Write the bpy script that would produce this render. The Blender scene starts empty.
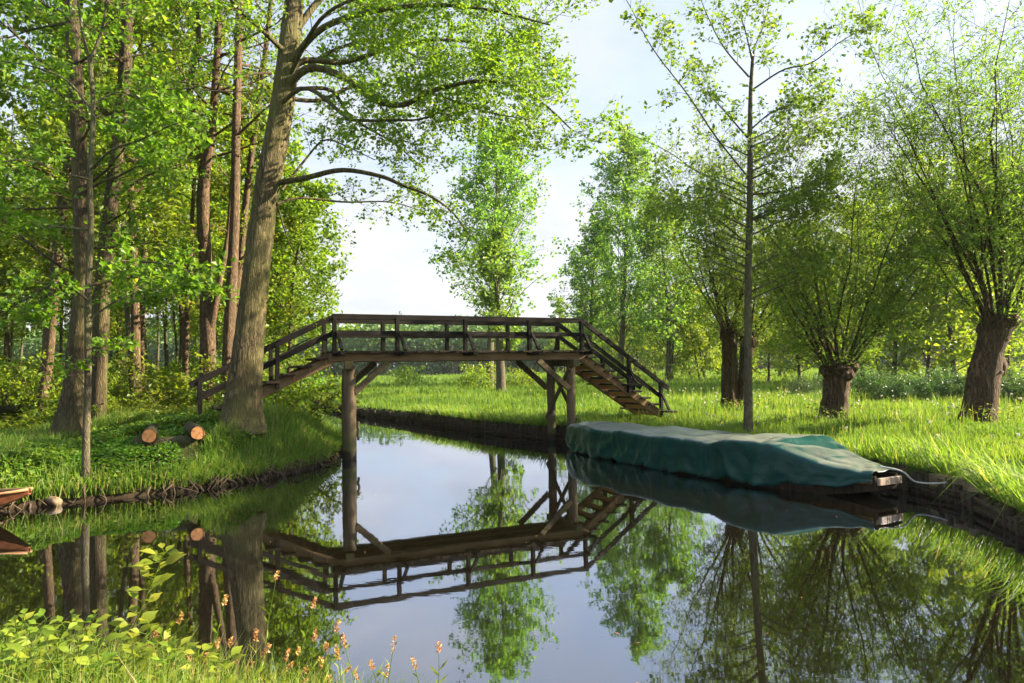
import bpy, math, random
import numpy as np
from mathutils import Vector, Matrix

# ------------------------------------------------------------------ camera, sky, sun, exposure
scene = bpy.context.scene
COL = scene.collection
RX, RY, F = 1024, 683, 700.0
scene.render.resolution_x, scene.render.resolution_y = RX, RY
PITCH = math.atan((369.3 - 341.5) / F)
ROLL = math.radians(-0.9)
CAM_H = 2.0
cam_d = bpy.data.cameras.new('camera')
cam_d.sensor_width = 36.0
cam_d.lens = F / RX * 36.0
cam_d.clip_end = 3000
cam_d.clip_start = 0.05
cam = bpy.data.objects.new('camera', cam_d)
COL.objects.link(cam)
CM = Matrix.Translation((0, 0, CAM_H)) @ Matrix.Rotation(math.pi / 2 + PITCH, 4, 'X') @ Matrix.Rotation(ROLL, 4, 'Z')
cam.matrix_world = CM
scene.camera = cam

SUN_AZ = math.radians(83)          # clockwise from +Y (the view direction)
SUN_EL = math.radians(28)
world = bpy.data.worlds.new('World')
scene.world = world
world.use_nodes = True
wn = world.node_tree
for n in list(wn.nodes):
    wn.nodes.remove(n)
w_out = wn.nodes.new('ShaderNodeOutputWorld')
w_bg = wn.nodes.new('ShaderNodeBackground')
w_bg.inputs['Strength'].default_value = 0.066
w_sky = wn.nodes.new('ShaderNodeTexSky')
w_sky.sky_type = 'NISHITA'
w_sky.sun_disc = False
w_sky.sun_elevation = SUN_EL
w_sky.sun_rotation = SUN_AZ
w_sky.air_density = 1.0
w_sky.dust_density = 1.6
w_sky.ozone_density = 1.2
w_tc = wn.nodes.new('ShaderNodeTexCoord')
w_sep = wn.nodes.new('ShaderNodeSeparateXYZ')
wn.links.new(w_tc.outputs['Generated'], w_sep.inputs[0])
def wmath(op, a, b):
    n = wn.nodes.new('ShaderNodeMath'); n.operation = op
    for i, v in enumerate((a, b)):
        if isinstance(v, (int, float)): n.inputs[i].default_value = v
        else: wn.links.new(v, n.inputs[i])
    return n.outputs[0]
zz = wmath('ADD', wmath('MAXIMUM', w_sep.outputs['Z'], 0.0), 0.22)
w_cmb = wn.nodes.new('ShaderNodeCombineXYZ')
wn.links.new(wmath('DIVIDE', w_sep.outputs['X'], zz), w_cmb.inputs[0])
wn.links.new(wmath('DIVIDE', w_sep.outputs['Y'], zz), w_cmb.inputs[1])
w_noise = wn.nodes.new('ShaderNodeTexNoise')
w_noise.inputs['Scale'].default_value = 1.25
w_noise.inputs['Detail'].default_value = 7
w_noise.inputs['Roughness'].default_value = 0.56
w_noise.inputs['Distortion'].default_value = 0.35
wn.links.new(w_cmb.outputs[0], w_noise.inputs['Vector'])
w_ramp = wn.nodes.new('ShaderNodeValToRGB')
w_ramp.color_ramp.elements[0].position = 0.43
w_ramp.color_ramp.elements[1].position = 0.64
wn.links.new(w_noise.outputs['Fac'], w_ramp.inputs[0])
# thin high cloud veil, thicker towards the horizon
veil = wmath('SUBTRACT', 1.0, wmath('MULTIPLY', w_sep.outputs['Z'], 1.0))
veil = wmath('MULTIPLY', wmath('MAXIMUM', veil, 0.0), 0.86)
cloud = wmath('MINIMUM', wmath('ADD', wmath('MULTIPLY', w_ramp.outputs['Color'], 0.45), veil), 0.96)
w_mix = wn.nodes.new('ShaderNodeMixRGB')
wn.links.new(cloud, w_mix.inputs['Fac'])
wn.links.new(w_sky.outputs[0], w_mix.inputs['Color1'])
w_n2 = wn.nodes.new('ShaderNodeTexNoise')
w_n2.inputs['Scale'].default_value = 2.3; w_n2.inputs['Detail'].default_value = 6; w_n2.inputs['Roughness'].default_value = 0.55
wn.links.new(w_cmb.outputs[0], w_n2.inputs['Vector'])
w_r2 = wn.nodes.new('ShaderNodeValToRGB')
w_r2.color_ramp.elements[0].position = 0.36; w_r2.color_ramp.elements[0].color = (2.5, 2.62, 2.85, 1)
w_r2.color_ramp.elements[1].position = 0.64; w_r2.color_ramp.elements[1].color = (3.15, 3.15, 3.2, 1)
wn.links.new(w_n2.outputs['Fac'], w_r2.inputs[0])
wn.links.new(w_r2.outputs[0], w_mix.inputs['Color2'])
w_fill = wn.nodes.new('ShaderNodeMapRange')  # sky overhead, out of view, brightened to add fill light
w_fill.interpolation_type = 'SMOOTHSTEP'
w_fill.inputs['From Min'].default_value = 0.5; w_fill.inputs['From Max'].default_value = 0.95
w_fill.inputs['To Min'].default_value = 1.0; w_fill.inputs['To Max'].default_value = 2.6
wn.links.new(w_sep.outputs['Z'], w_fill.inputs['Value'])
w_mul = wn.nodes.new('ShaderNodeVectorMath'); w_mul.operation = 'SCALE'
wn.links.new(w_mix.outputs[0], w_mul.inputs[0]); wn.links.new(w_fill.outputs[0], w_mul.inputs['Scale'])
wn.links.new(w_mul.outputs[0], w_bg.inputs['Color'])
wn.links.new(w_bg.outputs[0], w_out.inputs['Surface'])

sun_d = bpy.data.lights.new('sun', 'SUN')
sun_d.energy = 5.0
sun_d.angle = math.radians(0.6)
sun_d.color = (1.0, 0.84, 0.62)
sun = bpy.data.objects.new('sun', sun_d)
COL.objects.link(sun)
to_sun = Vector((math.sin(SUN_AZ) * math.cos(SUN_EL), math.cos(SUN_AZ) * math.cos(SUN_EL), math.sin(SUN_EL)))
sun.rotation_euler = to_sun.to_track_quat('Z', 'Y').to_euler()
sun.location = (30, 5, 30)

vs = scene.view_settings
vs.view_transform = 'Standard'
vs.look = 'None'
vs.gamma = 1.0
vs.use_curve_mapping = False
HAZE = 0.00016
vs.exposure = 2.4
scene.render.engine = 'CYCLES'
cy = scene.cycles
cy.max_bounces = 9
cy.diffuse_bounces = 6
cy.glossy_bounces = 3
cy.transmission_bounces = 6
cy.transparent_max_bounces = 4
cy.volume_bounces = 0
cy.caustics_reflective = False
cy.caustics_refractive = False
cy.sample_clamp_indirect = 4.0
cy.use_denoising = True
try:
    cy.denoiser = 'OPENIMAGEDENOISE'
    cy.denoising_input_passes = 'RGB_ALBEDO_NORMAL'
except Exception:
    pass

# ------------------------------------------------------------------ helpers
def ray(px, py):
    d = CM.to_3x3() @ Vector(((px - RX / 2) / F, -(py - RY / 2) / F, -1.0))
    return d
def P(px, py, Y):
    """the point seen at a pixel of the photograph, Y metres in front of the camera"""
    d = ray(px, py)
    return np.array((0, 0, CAM_H)) + np.array(d) * (Y / d.y)
def G(px, py, z):
    d = ray(px, py)
    return np.array((0, 0, CAM_H)) + np.array(d) * ((z - CAM_H) / d.z)

def smooth(t):
    t = np.clip(t, 0, 1)
    return t * t * (3 - 2 * t)
def nrm(a):
    return a / np.maximum(np.linalg.norm(a, axis=-1, keepdims=True), 1e-9)

def mesh_data(name, verts, quads=None, tris=None, rnd=None, smooth_shade=True):
    me = bpy.data.meshes.new(name)
    verts = np.asarray(verts, np.float32).reshape(-1, 3)
    q = np.asarray(quads, np.int32).reshape(-1, 4) if quads is not None and len(quads) else np.zeros((0, 4), np.int32)
    t = np.asarray(tris, np.int32).reshape(-1, 3) if tris is not None and len(tris) else np.zeros((0, 3), np.int32)
    me.vertices.add(len(verts))
    me.vertices.foreach_set('co', verts.ravel())
    nl = q.size + t.size
    me.loops.add(nl)
    me.loops.foreach_set('vertex_index', np.concatenate((q.ravel(), t.ravel())))
    me.polygons.add(len(q) + len(t))
    st = np.concatenate((np.arange(len(q)) * 4, q.size + np.arange(len(t)) * 3)).astype(np.int32)
    me.polygons.foreach_set('loop_start', st)
    me.polygons.foreach_set('use_smooth', np.full(len(st), smooth_shade))
    if rnd is not None:
        at = me.attributes.new('rnd', 'FLOAT', 'FACE')
        at.data.foreach_set('value', np.asarray(rnd, np.float32))
    me.update(calc_edges=True)
    return me

def link(name, me, mat=None, parent=None, loc=(0, 0, 0)):
    o = bpy.data.objects.new(name, me)
    COL.objects.link(o)
    if mat is not None and me is not None:
        me.materials.append(mat)
    o.location = loc
    if parent is not None:
        o.parent = parent
    return o

def tag(o, label=None, cat=None, group=None, kind=None):
    if label: o['label'] = label
    if cat: o['category'] = cat
    if group: o['group'] = group
    if kind: o['kind'] = kind
    return o

def thing(name, label, cat, loc=(0, 0, 0), group=None, rotz=0.0):
    o = bpy.data.objects.new(name, None)
    o.empty_display_size = 0.2
    COL.objects.link(o)
    o.location = loc
    o.rotation_euler = (0, 0, rotz)
    return tag(o, label, cat, group)

def copy_tree(o, parent=None):
    c = o.copy()
    COL.objects.link(c)
    if parent is not None:
        c.parent = parent
    for ch in o.children:
        copy_tree(ch, c)
    return c

# ------------------------------------------------------------------ materials
def new_mat(name):
    m = bpy.data.materials.new(name)
    m.use_nodes = True
    nt = m.node_tree
    for n in list(nt.nodes):
        nt.nodes.remove(n)
    out = nt.nodes.new('ShaderNodeOutputMaterial')
    return m, nt, out
def node(nt, typ, **kw):
    n = nt.nodes.new(typ)
    for k, v in kw.items():
        if k in n.inputs: n.inputs[k].default_value = v
        else: setattr(n, k, v)
    return n
def ramp(nt, fac, stops):
    r = nt.nodes.new('ShaderNodeValToRGB')
    e = r.color_ramp.elements
    while len(e) < len(stops): e.new(0.5)
    for i, (p, c) in enumerate(stops):
        e[i].position = p
        e[i].color = (*c, 1)
    nt.links.new(fac, r.inputs[0])
    return r.outputs[0]
def coords(nt, scale, kind='Object'):
    tc = nt.nodes.new('ShaderNodeTexCoord')
    mp = nt.nodes.new('ShaderNodeMapping')
    mp.inputs['Scale'].default_value = scale
    nt.links.new(tc.outputs[kind], mp.inputs['Vector'])
    return mp.outputs[0]
def noise(nt, vec, scale, detail=5, rough=0.55, dist=0.0):
    n = node(nt, 'ShaderNodeTexNoise', Scale=scale, Detail=detail, Roughness=rough, Distortion=dist)
    if vec is not None: nt.links.new(vec, n.inputs['Vector'])
    return n.outputs['Fac']
def mixc(nt, fac, a, b, mode='MIX'):
    m = nt.nodes.new('ShaderNodeMixRGB'); m.blend_type = mode
    for i, v in ((0, fac), (1, a), (2, b)):
        if isinstance(v, (int, float)): m.inputs[i].default_value = v
        elif isinstance(v, tuple): m.inputs[i].default_value = (*v, 1)
        else: nt.links.new(v, m.inputs[i])
    return m.outputs[0]
def mth(nt, op, a, b=None):
    m = nt.nodes.new('ShaderNodeMath'); m.operation = op
    for i, v in ((0, a), (1, b)):
        if v is None: continue
        if isinstance(v, (int, float)): m.inputs[i].default_value = v
        else: nt.links.new(v, m.inputs[i])
    return m.outputs[0]
def bump(nt, h, strength=0.5, dist=0.02):
    b = node(nt, 'ShaderNodeBump', Strength=strength, Distance=dist)
    nt.links.new(h, b.inputs['Height'])
    return b.outputs[0]
def principled(nt, out, col, rough=0.7, normal=None, spec=0.3, **kw):
    p = nt.nodes.new('ShaderNodeBsdfPrincipled')
    if isinstance(col, tuple): p.inputs['Base Color'].default_value = (*col, 1)
    else: nt.links.new(col, p.inputs['Base Color'])
    if isinstance(rough, (int, float)): p.inputs['Roughness'].default_value = rough
    else: nt.links.new(rough, p.inputs['Roughness'])
    p.inputs['Specular IOR Level'].default_value = spec
    if normal is not None: nt.links.new(normal, p.inputs['Normal'])
    if out is not None: nt.links.new(p.outputs[0], out.inputs['Surface'])
    return p

def leaf_mat(name, stops, trans, tfac=0.45, rough=0.45, spec=0.35):
    m, nt, out = new_mat(name)
    a = node(nt, 'ShaderNodeAttribute', attribute_name='rnd')
    oi = node(nt, 'ShaderNodeObjectInfo')
    col = ramp(nt, a.outputs['Fac'], stops)
    hs = node(nt, 'ShaderNodeHueSaturation')
    nt.links.new(mth(nt, 'ADD', mth(nt, 'MULTIPLY', oi.outputs['Random'], 0.03), 0.485), hs.inputs['Hue'])
    nt.links.new(mth(nt, 'ADD', mth(nt, 'MULTIPLY', oi.outputs['Random'], 0.3), 0.85), hs.inputs['Value'])
    nt.links.new(col, hs.inputs['Color'])
    p = principled(nt, None, hs.outputs[0], rough, spec=spec)
    t = nt.nodes.new('ShaderNodeBsdfTranslucent')
    nt.links.new(mixc(nt, 1.0, hs.outputs[0], trans, 'MULTIPLY'), t.inputs['Color'])
    mx = node(nt, 'ShaderNodeMixShader')
    mx.inputs[0].default_value = tfac
    nt.links.new(p.outputs[0], mx.inputs[1])
    nt.links.new(t.outputs[0], mx.inputs[2])
    nt.links.new(mx.outputs[0], out.inputs['Surface'])
    return m

def bark_mat(name, dark, light, moss=None, vscale=6.0, stretch=0.16, bs=0.9, bd=0.03):
    m, nt, out = new_mat(name)
    v = coords(nt, (1, 1, stretch))
    n1 = noise(nt, v, vscale * 1.7, 6, 0.62, 0.4)
    n2 = noise(nt, coords(nt, (1, 1, stretch * .8)), vscale * 2.6, 4, 0.5, 1.2)
    ridge = mth(nt, 'MINIMUM', mth(nt, 'MULTIPLY', mth(nt, 'ABSOLUTE', mth(nt, 'SUBTRACT', n2, .5)), 7.0), 1.0)
    fine = noise(nt, coords(nt, (1, 1, .5)), vscale * 9, 4, .6)
    n1 = mth(nt, 'ADD', mth(nt, 'MULTIPLY', n1, .75), mth(nt, 'MULTIPLY', fine, .25))
    h = mth(nt, 'ADD', mth(nt, 'MULTIPLY', ridge, 0.6), mth(nt, 'MULTIPLY', n1, 0.6))
    col = ramp(nt, h, [(0.25, dark), (0.62, tuple((a + b) / 2 for a, b in zip(dark, light))), (0.95, light)])
    if moss:
        big = noise(nt, coords(nt, (1, 1, 0.5)), 1.7, 4)
        mf = ramp(nt, big, [(0.42, (0, 0, 0)), (0.66, (0.7, 0.7, 0.7))])
        col = mixc(nt, mf, col, mixc(nt, n1, tuple(c * 0.5 for c in moss), moss))
    principled(nt, out, col, 0.85, bump(nt, h, bs, bd), 0.2)
    return m

def wood_mat(name, dark, light, axis='X', rough=0.75, moss=None, bs=0.35):
    m, nt, out = new_mat(name)
    sc = {'X': (0.8, 9, 9), 'Z': (9, 9, 0.8)}[axis]
    oi = node(nt, 'ShaderNodeObjectInfo')
    v0 = coords(nt, sc)
    av = node(nt, 'ShaderNodeVectorMath', operation='ADD')
    nt.links.new(v0, av.inputs[0]); 
    cb = node(nt, 'ShaderNodeCombineXYZ')
    nt.links.new(mth(nt, 'MULTIPLY', oi.outputs['Random'], 37.0), cb.inputs[0])
    nt.links.new(mth(nt, 'MULTIPLY', oi.outputs['Random'], 91.0), cb.inputs[1])
    nt.links.new(cb.outputs[0], av.inputs[1])
    g = noise(nt, av.outputs[0], 2.4, 6, 0.6, 0.6)
    b = noise(nt, coords(nt, (1, 1, 1)), 2.2, 4, 0.6)
    f = mth(nt, 'ADD', mth(nt, 'MULTIPLY', g, 0.7), mth(nt, 'MULTIPLY', b, 0.35))
    col = ramp(nt, f, [(0.3, dark), (0.72, light)])
    if moss:
        mf = ramp(nt, noise(nt, coords(nt, (1, 1, 1)), 3.1, 5), [(0.5, (0, 0, 0)), (0.68, (0.65, 0.65, 0.65))])
        col = mixc(nt, mf, col, moss)
    principled(nt, out, col, rough, bump(nt, g, bs, 0.012), 0.12)
    return m

M = {}
M['alder_leaf'] = leaf_mat('alder_leaf', [(0, (0.084, 0.155, 0.013)), (.5, (0.129, 0.221, 0.018)), (1, (0.199, 0.279, 0.025))], (1.5, 1.45, .8),.58)
M['maple_leaf'] = leaf_mat('maple_leaf', [(0, (0.062, 0.152, 0.012)), (.6, (0.101, 0.217, 0.017)), (1, (0.172, 0.275, 0.024))], (1.5, 1.5, .8),.58)
M['forest_leaf'] = leaf_mat('forest_leaf', [(0, (0.081, 0.156, 0.014)), (.5, (0.137, 0.224, 0.017)), (1, (0.217, 0.283, 0.029))], (1.6, 1.4, .7),.58)
M['willow_leaf'] = leaf_mat('willow_leaf', [(0, (0.087, 0.159, 0.030)), (.6, (0.122, 0.213, 0.034)), (1, (0.168, 0.256, 0.063))], (1.45, 1.4, .55), .66)
M['poplar_leaf'] = leaf_mat('poplar_leaf', [(0, (0.087, 0.177, 0.029)), (.6, (0.138, 0.250, 0.033)), (1, (0.220, 0.333, 0.046))], (1.4, 1.4, .8), .55)
M['far_leaf'] = leaf_mat('far_leaf', [(0, (0.052, 0.126, 0.027)), (.6, (0.078, 0.173, 0.032)), (1, (0.121, 0.223, 0.036))], (1.2, 1.3, .8), .3)
M['bush_leaf'] = leaf_mat('bush_leaf', [(0, (0.031, 0.073, 0.018)), (.6, (0.053, 0.106, 0.022)), (1, (0.088, 0.144, 0.031))], (1.3, 1.3, .7), .35)
M['sprout_leaf'] = leaf_mat('sprout_leaf', [(0, (.10, .165, .014)), (.6, (.16, .22, .018)), (1, (.25, .28, .03))], (1.5, 1.35, .6), .5, .5, .2)
M['grass'] = leaf_mat('grass', [(0, (0.071, 0.140, 0.022)), (.5, (0.115, 0.202, 0.028)), (.88, (0.170, 0.244, 0.041)), (1, (0.326, 0.256, 0.128))], (1.6, 1.5, .7), .5, .5, .25)
M['herb'] = leaf_mat('herb', [(0, (0.058, 0.141, 0.014)), (.5, (0.096, 0.193, 0.018)), (1, (0.174, 0.243, 0.020))], (1.3, 1.4, .7), .4)
M['dandelion'] = leaf_mat('dandelion', [(0, (.45, .42, .36)), (1, (.6, .58, .5))], (1, 1, 1), .3)
M['spike'] = leaf_mat('spike', [(0, (.26, .12, .04)), (.5, (.40, .20, .075)), (1, (.48, .36, .14))], (1.2, 1, .7), .3)
M['alder_bark'] = bark_mat('alder_bark', (.026, .020, .012), (.165, .130, .068), (.15, .15, .045), 7.0, .17)
M['forest_bark'] = bark_mat('forest_bark', (.020, .015, .010), (.115, .083, .046), (.13, .13, .04), 7.5, .17)
M['red_bark'] = bark_mat('red_bark', (.028, .019, .012), (.155, .102, .056), None, 9.0, .25, .6)
M['willow_bark'] = bark_mat('willow_bark', (.026, .017, .010), (.135, .086, .048), None, 6.5, .15, 1.0, .05)
M['pale_bark'] = bark_mat('pale_bark', (.035, .029, .019), (.13, .108, .07), (.12, .13, .05), 8.0, .3, .5)
M['dark_wood'] = wood_mat('dark_wood', (.0045, .0038, .0033), (.019, .016, .0135))
M['beam_wood'] = wood_mat('beam_wood', (.085, .052, .026), (.24, .155, .085))
M['pile_wood'] = wood_mat('pile_wood', (.030, .022, .014), (.15, .112, .066), 'Z', .8, (.10, .10, .035))
M['deck_wood'] = wood_mat('deck_wood', (.012, .009, .007), (.050, .038, .027))
M['log_bark'] = bark_mat('log_bark', (.030, .024, .016), (.14, .11, .065), (.09, .10, .03), 8, 1.0)
M['drift'] = wood_mat('drift', (.07, .052, .034), (.24, .18, .12))
M['riser_wood'] = wood_mat('riser_wood', (.26, .11, .035), (.56, .28, .11))
M['root'] = wood_mat('root', (.022, .016, .010), (.10, .075, .048))
M['boat_wood'] = wood_mat('boat_wood', (.10, .034, .014), (.24, .095, .045), 'X', .4)
M['rim_wood'] = wood_mat('rim_wood', (.22, .11, .05), (.40, .24, .12), 'X', .45)
M['hull_wood'] = wood_mat('hull_wood', (.16, .10, .035), (.36, .26, .11), 'X', .5)
M['plate_metal'] = wood_mat('plate_metal', (.20, .14, .10), (.40, .32, .26), 'X', .5)

m, nt, out = new_mat('wet_pile'); M['wet_pile'] = m
v = coords(nt, (9, 9, .8))
g_ = noise(nt, v, 2.4, 6, .6, .6); b_ = noise(nt, coords(nt, (1, 1, 1)), 2.6, 4, .6)
col = ramp(nt, mth(nt, 'ADD', mth(nt, 'MULTIPLY', g_, .7), mth(nt, 'MULTIPLY', b_, .35)), [(.3, (.035, .026, .016)), (.72, (.17, .125, .072))])
sp_ = nt.nodes.new('ShaderNodeSeparateXYZ'); tc_ = nt.nodes.new('ShaderNodeTexCoord'); nt.links.new(tc_.outputs['Object'], sp_.inputs[0])
lvl = mth(nt, 'SUBTRACT', sp_.outputs['Z'], mth(nt, 'MULTIPLY', b_, .7))
col = mixc(nt, ramp(nt, lvl, [(.0, (.8, .8, .8)), (.45, (0, 0, 0))]), col, (.075, .080, .025))
wet = mth(nt, 'SUBTRACT', sp_.outputs['Z'], mth(nt, 'MULTIPLY', g_, .12))
col = mixc(nt, ramp(nt, wet, [(.10, (.9, .9, .9)), (.17, (0, 0, 0))]), col, (.014, .011, .007))
principled(nt, out, col, .75, bump(nt, g_, .5, .015), .25)

m, nt, out = new_mat('log_end'); M['log_end'] = m
v = coords(nt, (1, 1, 1))
wv = node(nt, 'ShaderNodeTexWave', wave_type='RINGS', rings_direction='X', Scale=16.0, Distortion=2.2, Detail=3.0)
nt.links.new(v, wv.inputs['Vector'])
bl0 = noise(nt, v, 14.0, 6, .65)
ec = ramp(nt, wv.outputs['Fac'], [(0.1, (.34, .13, .045)), (0.9, (.58, .30, .12))])
ec = mixc(nt, ramp(nt, bl0, [(.48, (0, 0, 0)), (.66, (.75, .75, .75))]), ec, (.20, .10, .05))
principled(nt, out, ec, .8, bump(nt, bl0, .6, .02))

m, nt, out = new_mat('tarp'); M['tarp'] = m
n1 = noise(nt, coords(nt, (1, 1, 1)), 3.0, 5, .55, .6)
n2 = noise(nt, coords(nt, (1, 1, 1)), 26.0, 4, .6)
dust_sun = noise(nt, coords(nt, (1, 1, 1)), 1.6, 6, .65, .4)
col = ramp(nt, n1, [(.3, (.0010, .026, .020)), (.7, (.0020, .044, .035))])
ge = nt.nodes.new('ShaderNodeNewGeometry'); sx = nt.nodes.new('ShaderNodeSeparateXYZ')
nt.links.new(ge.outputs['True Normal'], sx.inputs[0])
dust_sun_top = mth(nt, 'MULTIPLY', ramp(nt, sx.outputs['Z'], [(.90, (0, 0, 0)), (.995, (1, 1, 1))]), mth(nt, 'ADD', mth(nt, 'MULTIPLY', dust_sun, 1.1), -.02))  # upward faces paled: dust, and grazing sun painted into the colour
col = mixc(nt, mth(nt, 'MINIMUM', dust_sun_top, .48), col, (.26, .25, .20))
hgt_ = mth(nt, 'ADD', n1, mth(nt, 'MULTIPLY', n2, .12))
principled(nt, out, col, mth(nt, 'ADD', mth(nt, 'MULTIPLY', n2, .15), .24), bump(nt, hgt_, .6, .05), .2)

m, nt, out = new_mat('rope'); M['rope'] = m
principled(nt, out, ramp(nt, noise(nt, coords(nt, (1, 1, 1)), 60), [(.3, (.25, .24, .22)), (.7, (.5, .49, .46))]), .8)

m, nt, out = new_mat('ground'); M['ground'] = m
v = coords(nt, (1, 1, 1))
a = noise(nt, v, .35, 5); b = noise(nt, v, 4.5, 6, .65)
f = mth(nt, 'ADD', mth(nt, 'MULTIPLY', a, .55), mth(nt, 'MULTIPLY', b, .5))
green = ramp(nt, f, [(.32, (.035, .075, .012)), (.52, (.065, .125, .016)), (.75, (.12, .17, .03))])
mud = ramp(nt, b, [(.3, (.012, .009, .006)), (.7, (.045, .032, .019))])
at = node(nt, 'ShaderNodeAttribute', attribute_name='soil')
principled(nt, out, mixc(nt, mth(nt, 'MINIMUM', mth(nt, 'MULTIPLY', at.outputs['Fac'], mth(nt, 'ADD', b, .55)), 1.0), green, mud), .95, bump(nt, b, .8, .05), .1)

m, nt, out = new_mat('water'); M['water'] = m
v = coords(nt, (1, 1, 1))
rip = noise(nt, coords(nt, (.55, 1.0, 1)), 1.3, 3, .5)
rip2 = noise(nt, coords(nt, (1.0, 1.6, 1)), 7.0, 2, .5)
h = mth(nt, 'ADD', rip, mth(nt, 'MULTIPLY', rip2, .10))
br_ = ramp(nt, noise(nt, coords(nt, (.25, .6, 1)), 1.0, 4, .55, .5), [(.45, (.012, .012, .012)), (.68, (.055, .055, .055))])
bn_n = node(nt, 'ShaderNodeBump', Distance=.05)
nt.links.new(h, bn_n.inputs['Height']); nt.links.new(br_, bn_n.inputs['Strength'])
bn = bn_n.outputs[0]
gl = node(nt, 'ShaderNodeBsdfGlossy', Roughness=.02)
gl.inputs['Color'].default_value = (.69, .735, .84, 1)
nt.links.new(bn, gl.inputs['Normal'])
df = node(nt, 'ShaderNodeBsdfDiffuse')
df.inputs['Color'].default_value = (.0075, .0062, .0026, 1)
lw = node(nt, 'ShaderNodeLayerWeight', Blend=.5)
fac = ramp(nt, lw.outputs['Facing'], [(.0, (.10, .10, .10)), (.55, (.42, .42, .42)), (.85, (.80, .80, .80)), (1.0, (1, 1, 1))])
mx = node(nt, 'ShaderNodeMixShader')
nt.links.new(fac, mx.inputs[0]); nt.links.new(df.outputs[0], mx.inputs[1]); nt.links.new(gl.outputs[0], mx.inputs[2])
nt.links.new(mx.outputs[0], out.inputs['Surface'])

m, nt, out = new_mat('stake'); M['stake'] = m
n1 = noise(nt, coords(nt, (6, 6, 1)), 3.0, 5)
principled(nt, out, ramp(nt, n1, [(.3, (.010, .007, .005)), (.7, (.060, .042, .025))]), .85, bump(nt, n1, .7, .03), .2)

# ------------------------------------------------------------------ terrain and water
R_BANK = [(-62, 128), (-17, 53), (-7.27, 32.4), (-3.95, 27.4), (-.85, 22.1), (.75, 20.0), (1.95, 19.35), (3.15, 17.6), (4.5, 15.0),
          (5.7, 12.6), (6.25, 11.0), (6.3, 9.8), (5.8, 7.9), (5.5, 6.0), (5.5, 4.0), (5.4, 2.6)]
N_BANK = [(5.4, 2.6), (2.5, 3.0), (.6, 3.45), (-.3, 3.75), (-1.5, 4.25), (-3.0, 4.6), (-5.0, 5.0), (-9, 5.6), (-16, 6.0), (-70, 6.0)]
L_BANK = [(-70, 9.0), (-14, 9.6), (-10, 10.0), (-7.9, 10.45), (-6.9, 11.15), (-5.6, 12.0), (-4.75, 13.3), (-4.15, 14.8), (-4.1, 16.4), (-5.06, 20.6), (-8, 27.5),
          (-11.3, 37), (-21, 56), (-66, 131)]
POLY = np.array(R_BANK + N_BANK[1:] + L_BANK, float)
KIND = ['R'] * (len(R_BANK) - 1) + ['N'] * (len(N_BANK) - 1) + ['L'] * len(L_BANK)
KIND[len(R_BANK) + len(N_BANK) - 2] = 'N'
while len(KIND) < len(POLY): KIND.append('L')
KI = np.array([{'R': 0, 'N': 1, 'L': 2}[k] for k in KIND[:len(POLY)]])

def sdist(x, y):
    """signed distance to the water's edge (positive on land) and which bank is nearest"""
    x = np.asarray(x, float).ravel(); y = np.asarray(y, float).ravel()
    A = POLY; B = np.roll(POLY, -1, axis=0)
    best = np.full(x.shape, 1e9); kk = np.zeros(x.shape, int); ins = np.zeros(x.shape, bool)
    for i in range(len(A)):
        ax, ay = A[i]; bx, by = B[i]
        dx, dy = bx - ax, by - ay
        t = np.clip(((x - ax) * dx + (y - ay) * dy) / (dx * dx + dy * dy), 0, 1)
        d = np.hypot(x - ax - t * dx, y - ay - t * dy)
        mk = d < best
        best[mk] = d[mk]; kk[mk] = KI[i]
        c = ((ay > y) != (by > y)) & (x < (bx - ax) * (y - ay) / ((by - ay) if by != ay else 1e-9) + ax)
        ins ^= c
    return np.where(ins, -best, best), kk

def wob(x, y, s, seed=0):
    return (np.sin(x * s * 1.0 + seed) * np.cos(y * s * 1.3 + seed * 2.1) + .5 * np.sin(x * s * 2.3 + y * s * 1.7 + seed * 3.3)
            + .3 * np.cos(y * s * 4.1 - x * s * 3.1 + seed)) / 1.8

def hgt(x, y):
    x = np.asarray(x, float); y = np.asarray(y, float); shp = x.shape
    x = x.ravel(); y = y.ravel()
    sd, k = sdist(x, y)
    land = np.maximum(sd, 0)
    zr = .40 - .13 * smooth((11.5 - y) / 2.5) + .24 * smooth(land / 4.0) + .05 * wob(x, y, .9) * smooth(land / 2) + .12 * smooth((land - 15) / 60)
    zn = .02 + .30 * smooth(land / 1.0) + .04 * wob(x, y, 1.5, 2)
    zl = .10 + .48 * smooth(land / 1.0) + .06 * wob(x, y, 1.1, 4) * smooth(land)
    zl += .44 * np.exp(-((x + 6.2) ** 2 / 7.0 + (y - 15.1) ** 2 / 3.2)) * smooth(land / .8)
    zl += .25 * smooth((land - 6) / 25)
    z = np.choose(k, (zr, zn, zl))
    wet = -.08 - np.minimum(.75, np.maximum(-sd, 0) * .9)
    z = np.where(sd > 0, z, wet)
    return z.reshape(shp)

def h1(x, y):
    return float(hgt(np.array([x]), np.array([y]))[0])

def axis(c0, c1, lo, hi, step, grow):
    mid = list(np.arange(c0, c1 + 1e-6, step))
    a = []; s = step; c = c1
    while c < hi:
        s *= grow; c += s; a.append(c)
    b = []; s = step; c = c0
    while c > lo:
        s *= grow; c -= s; b.append(c)
    return np.array(b[::-1] + mid + a)

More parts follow.
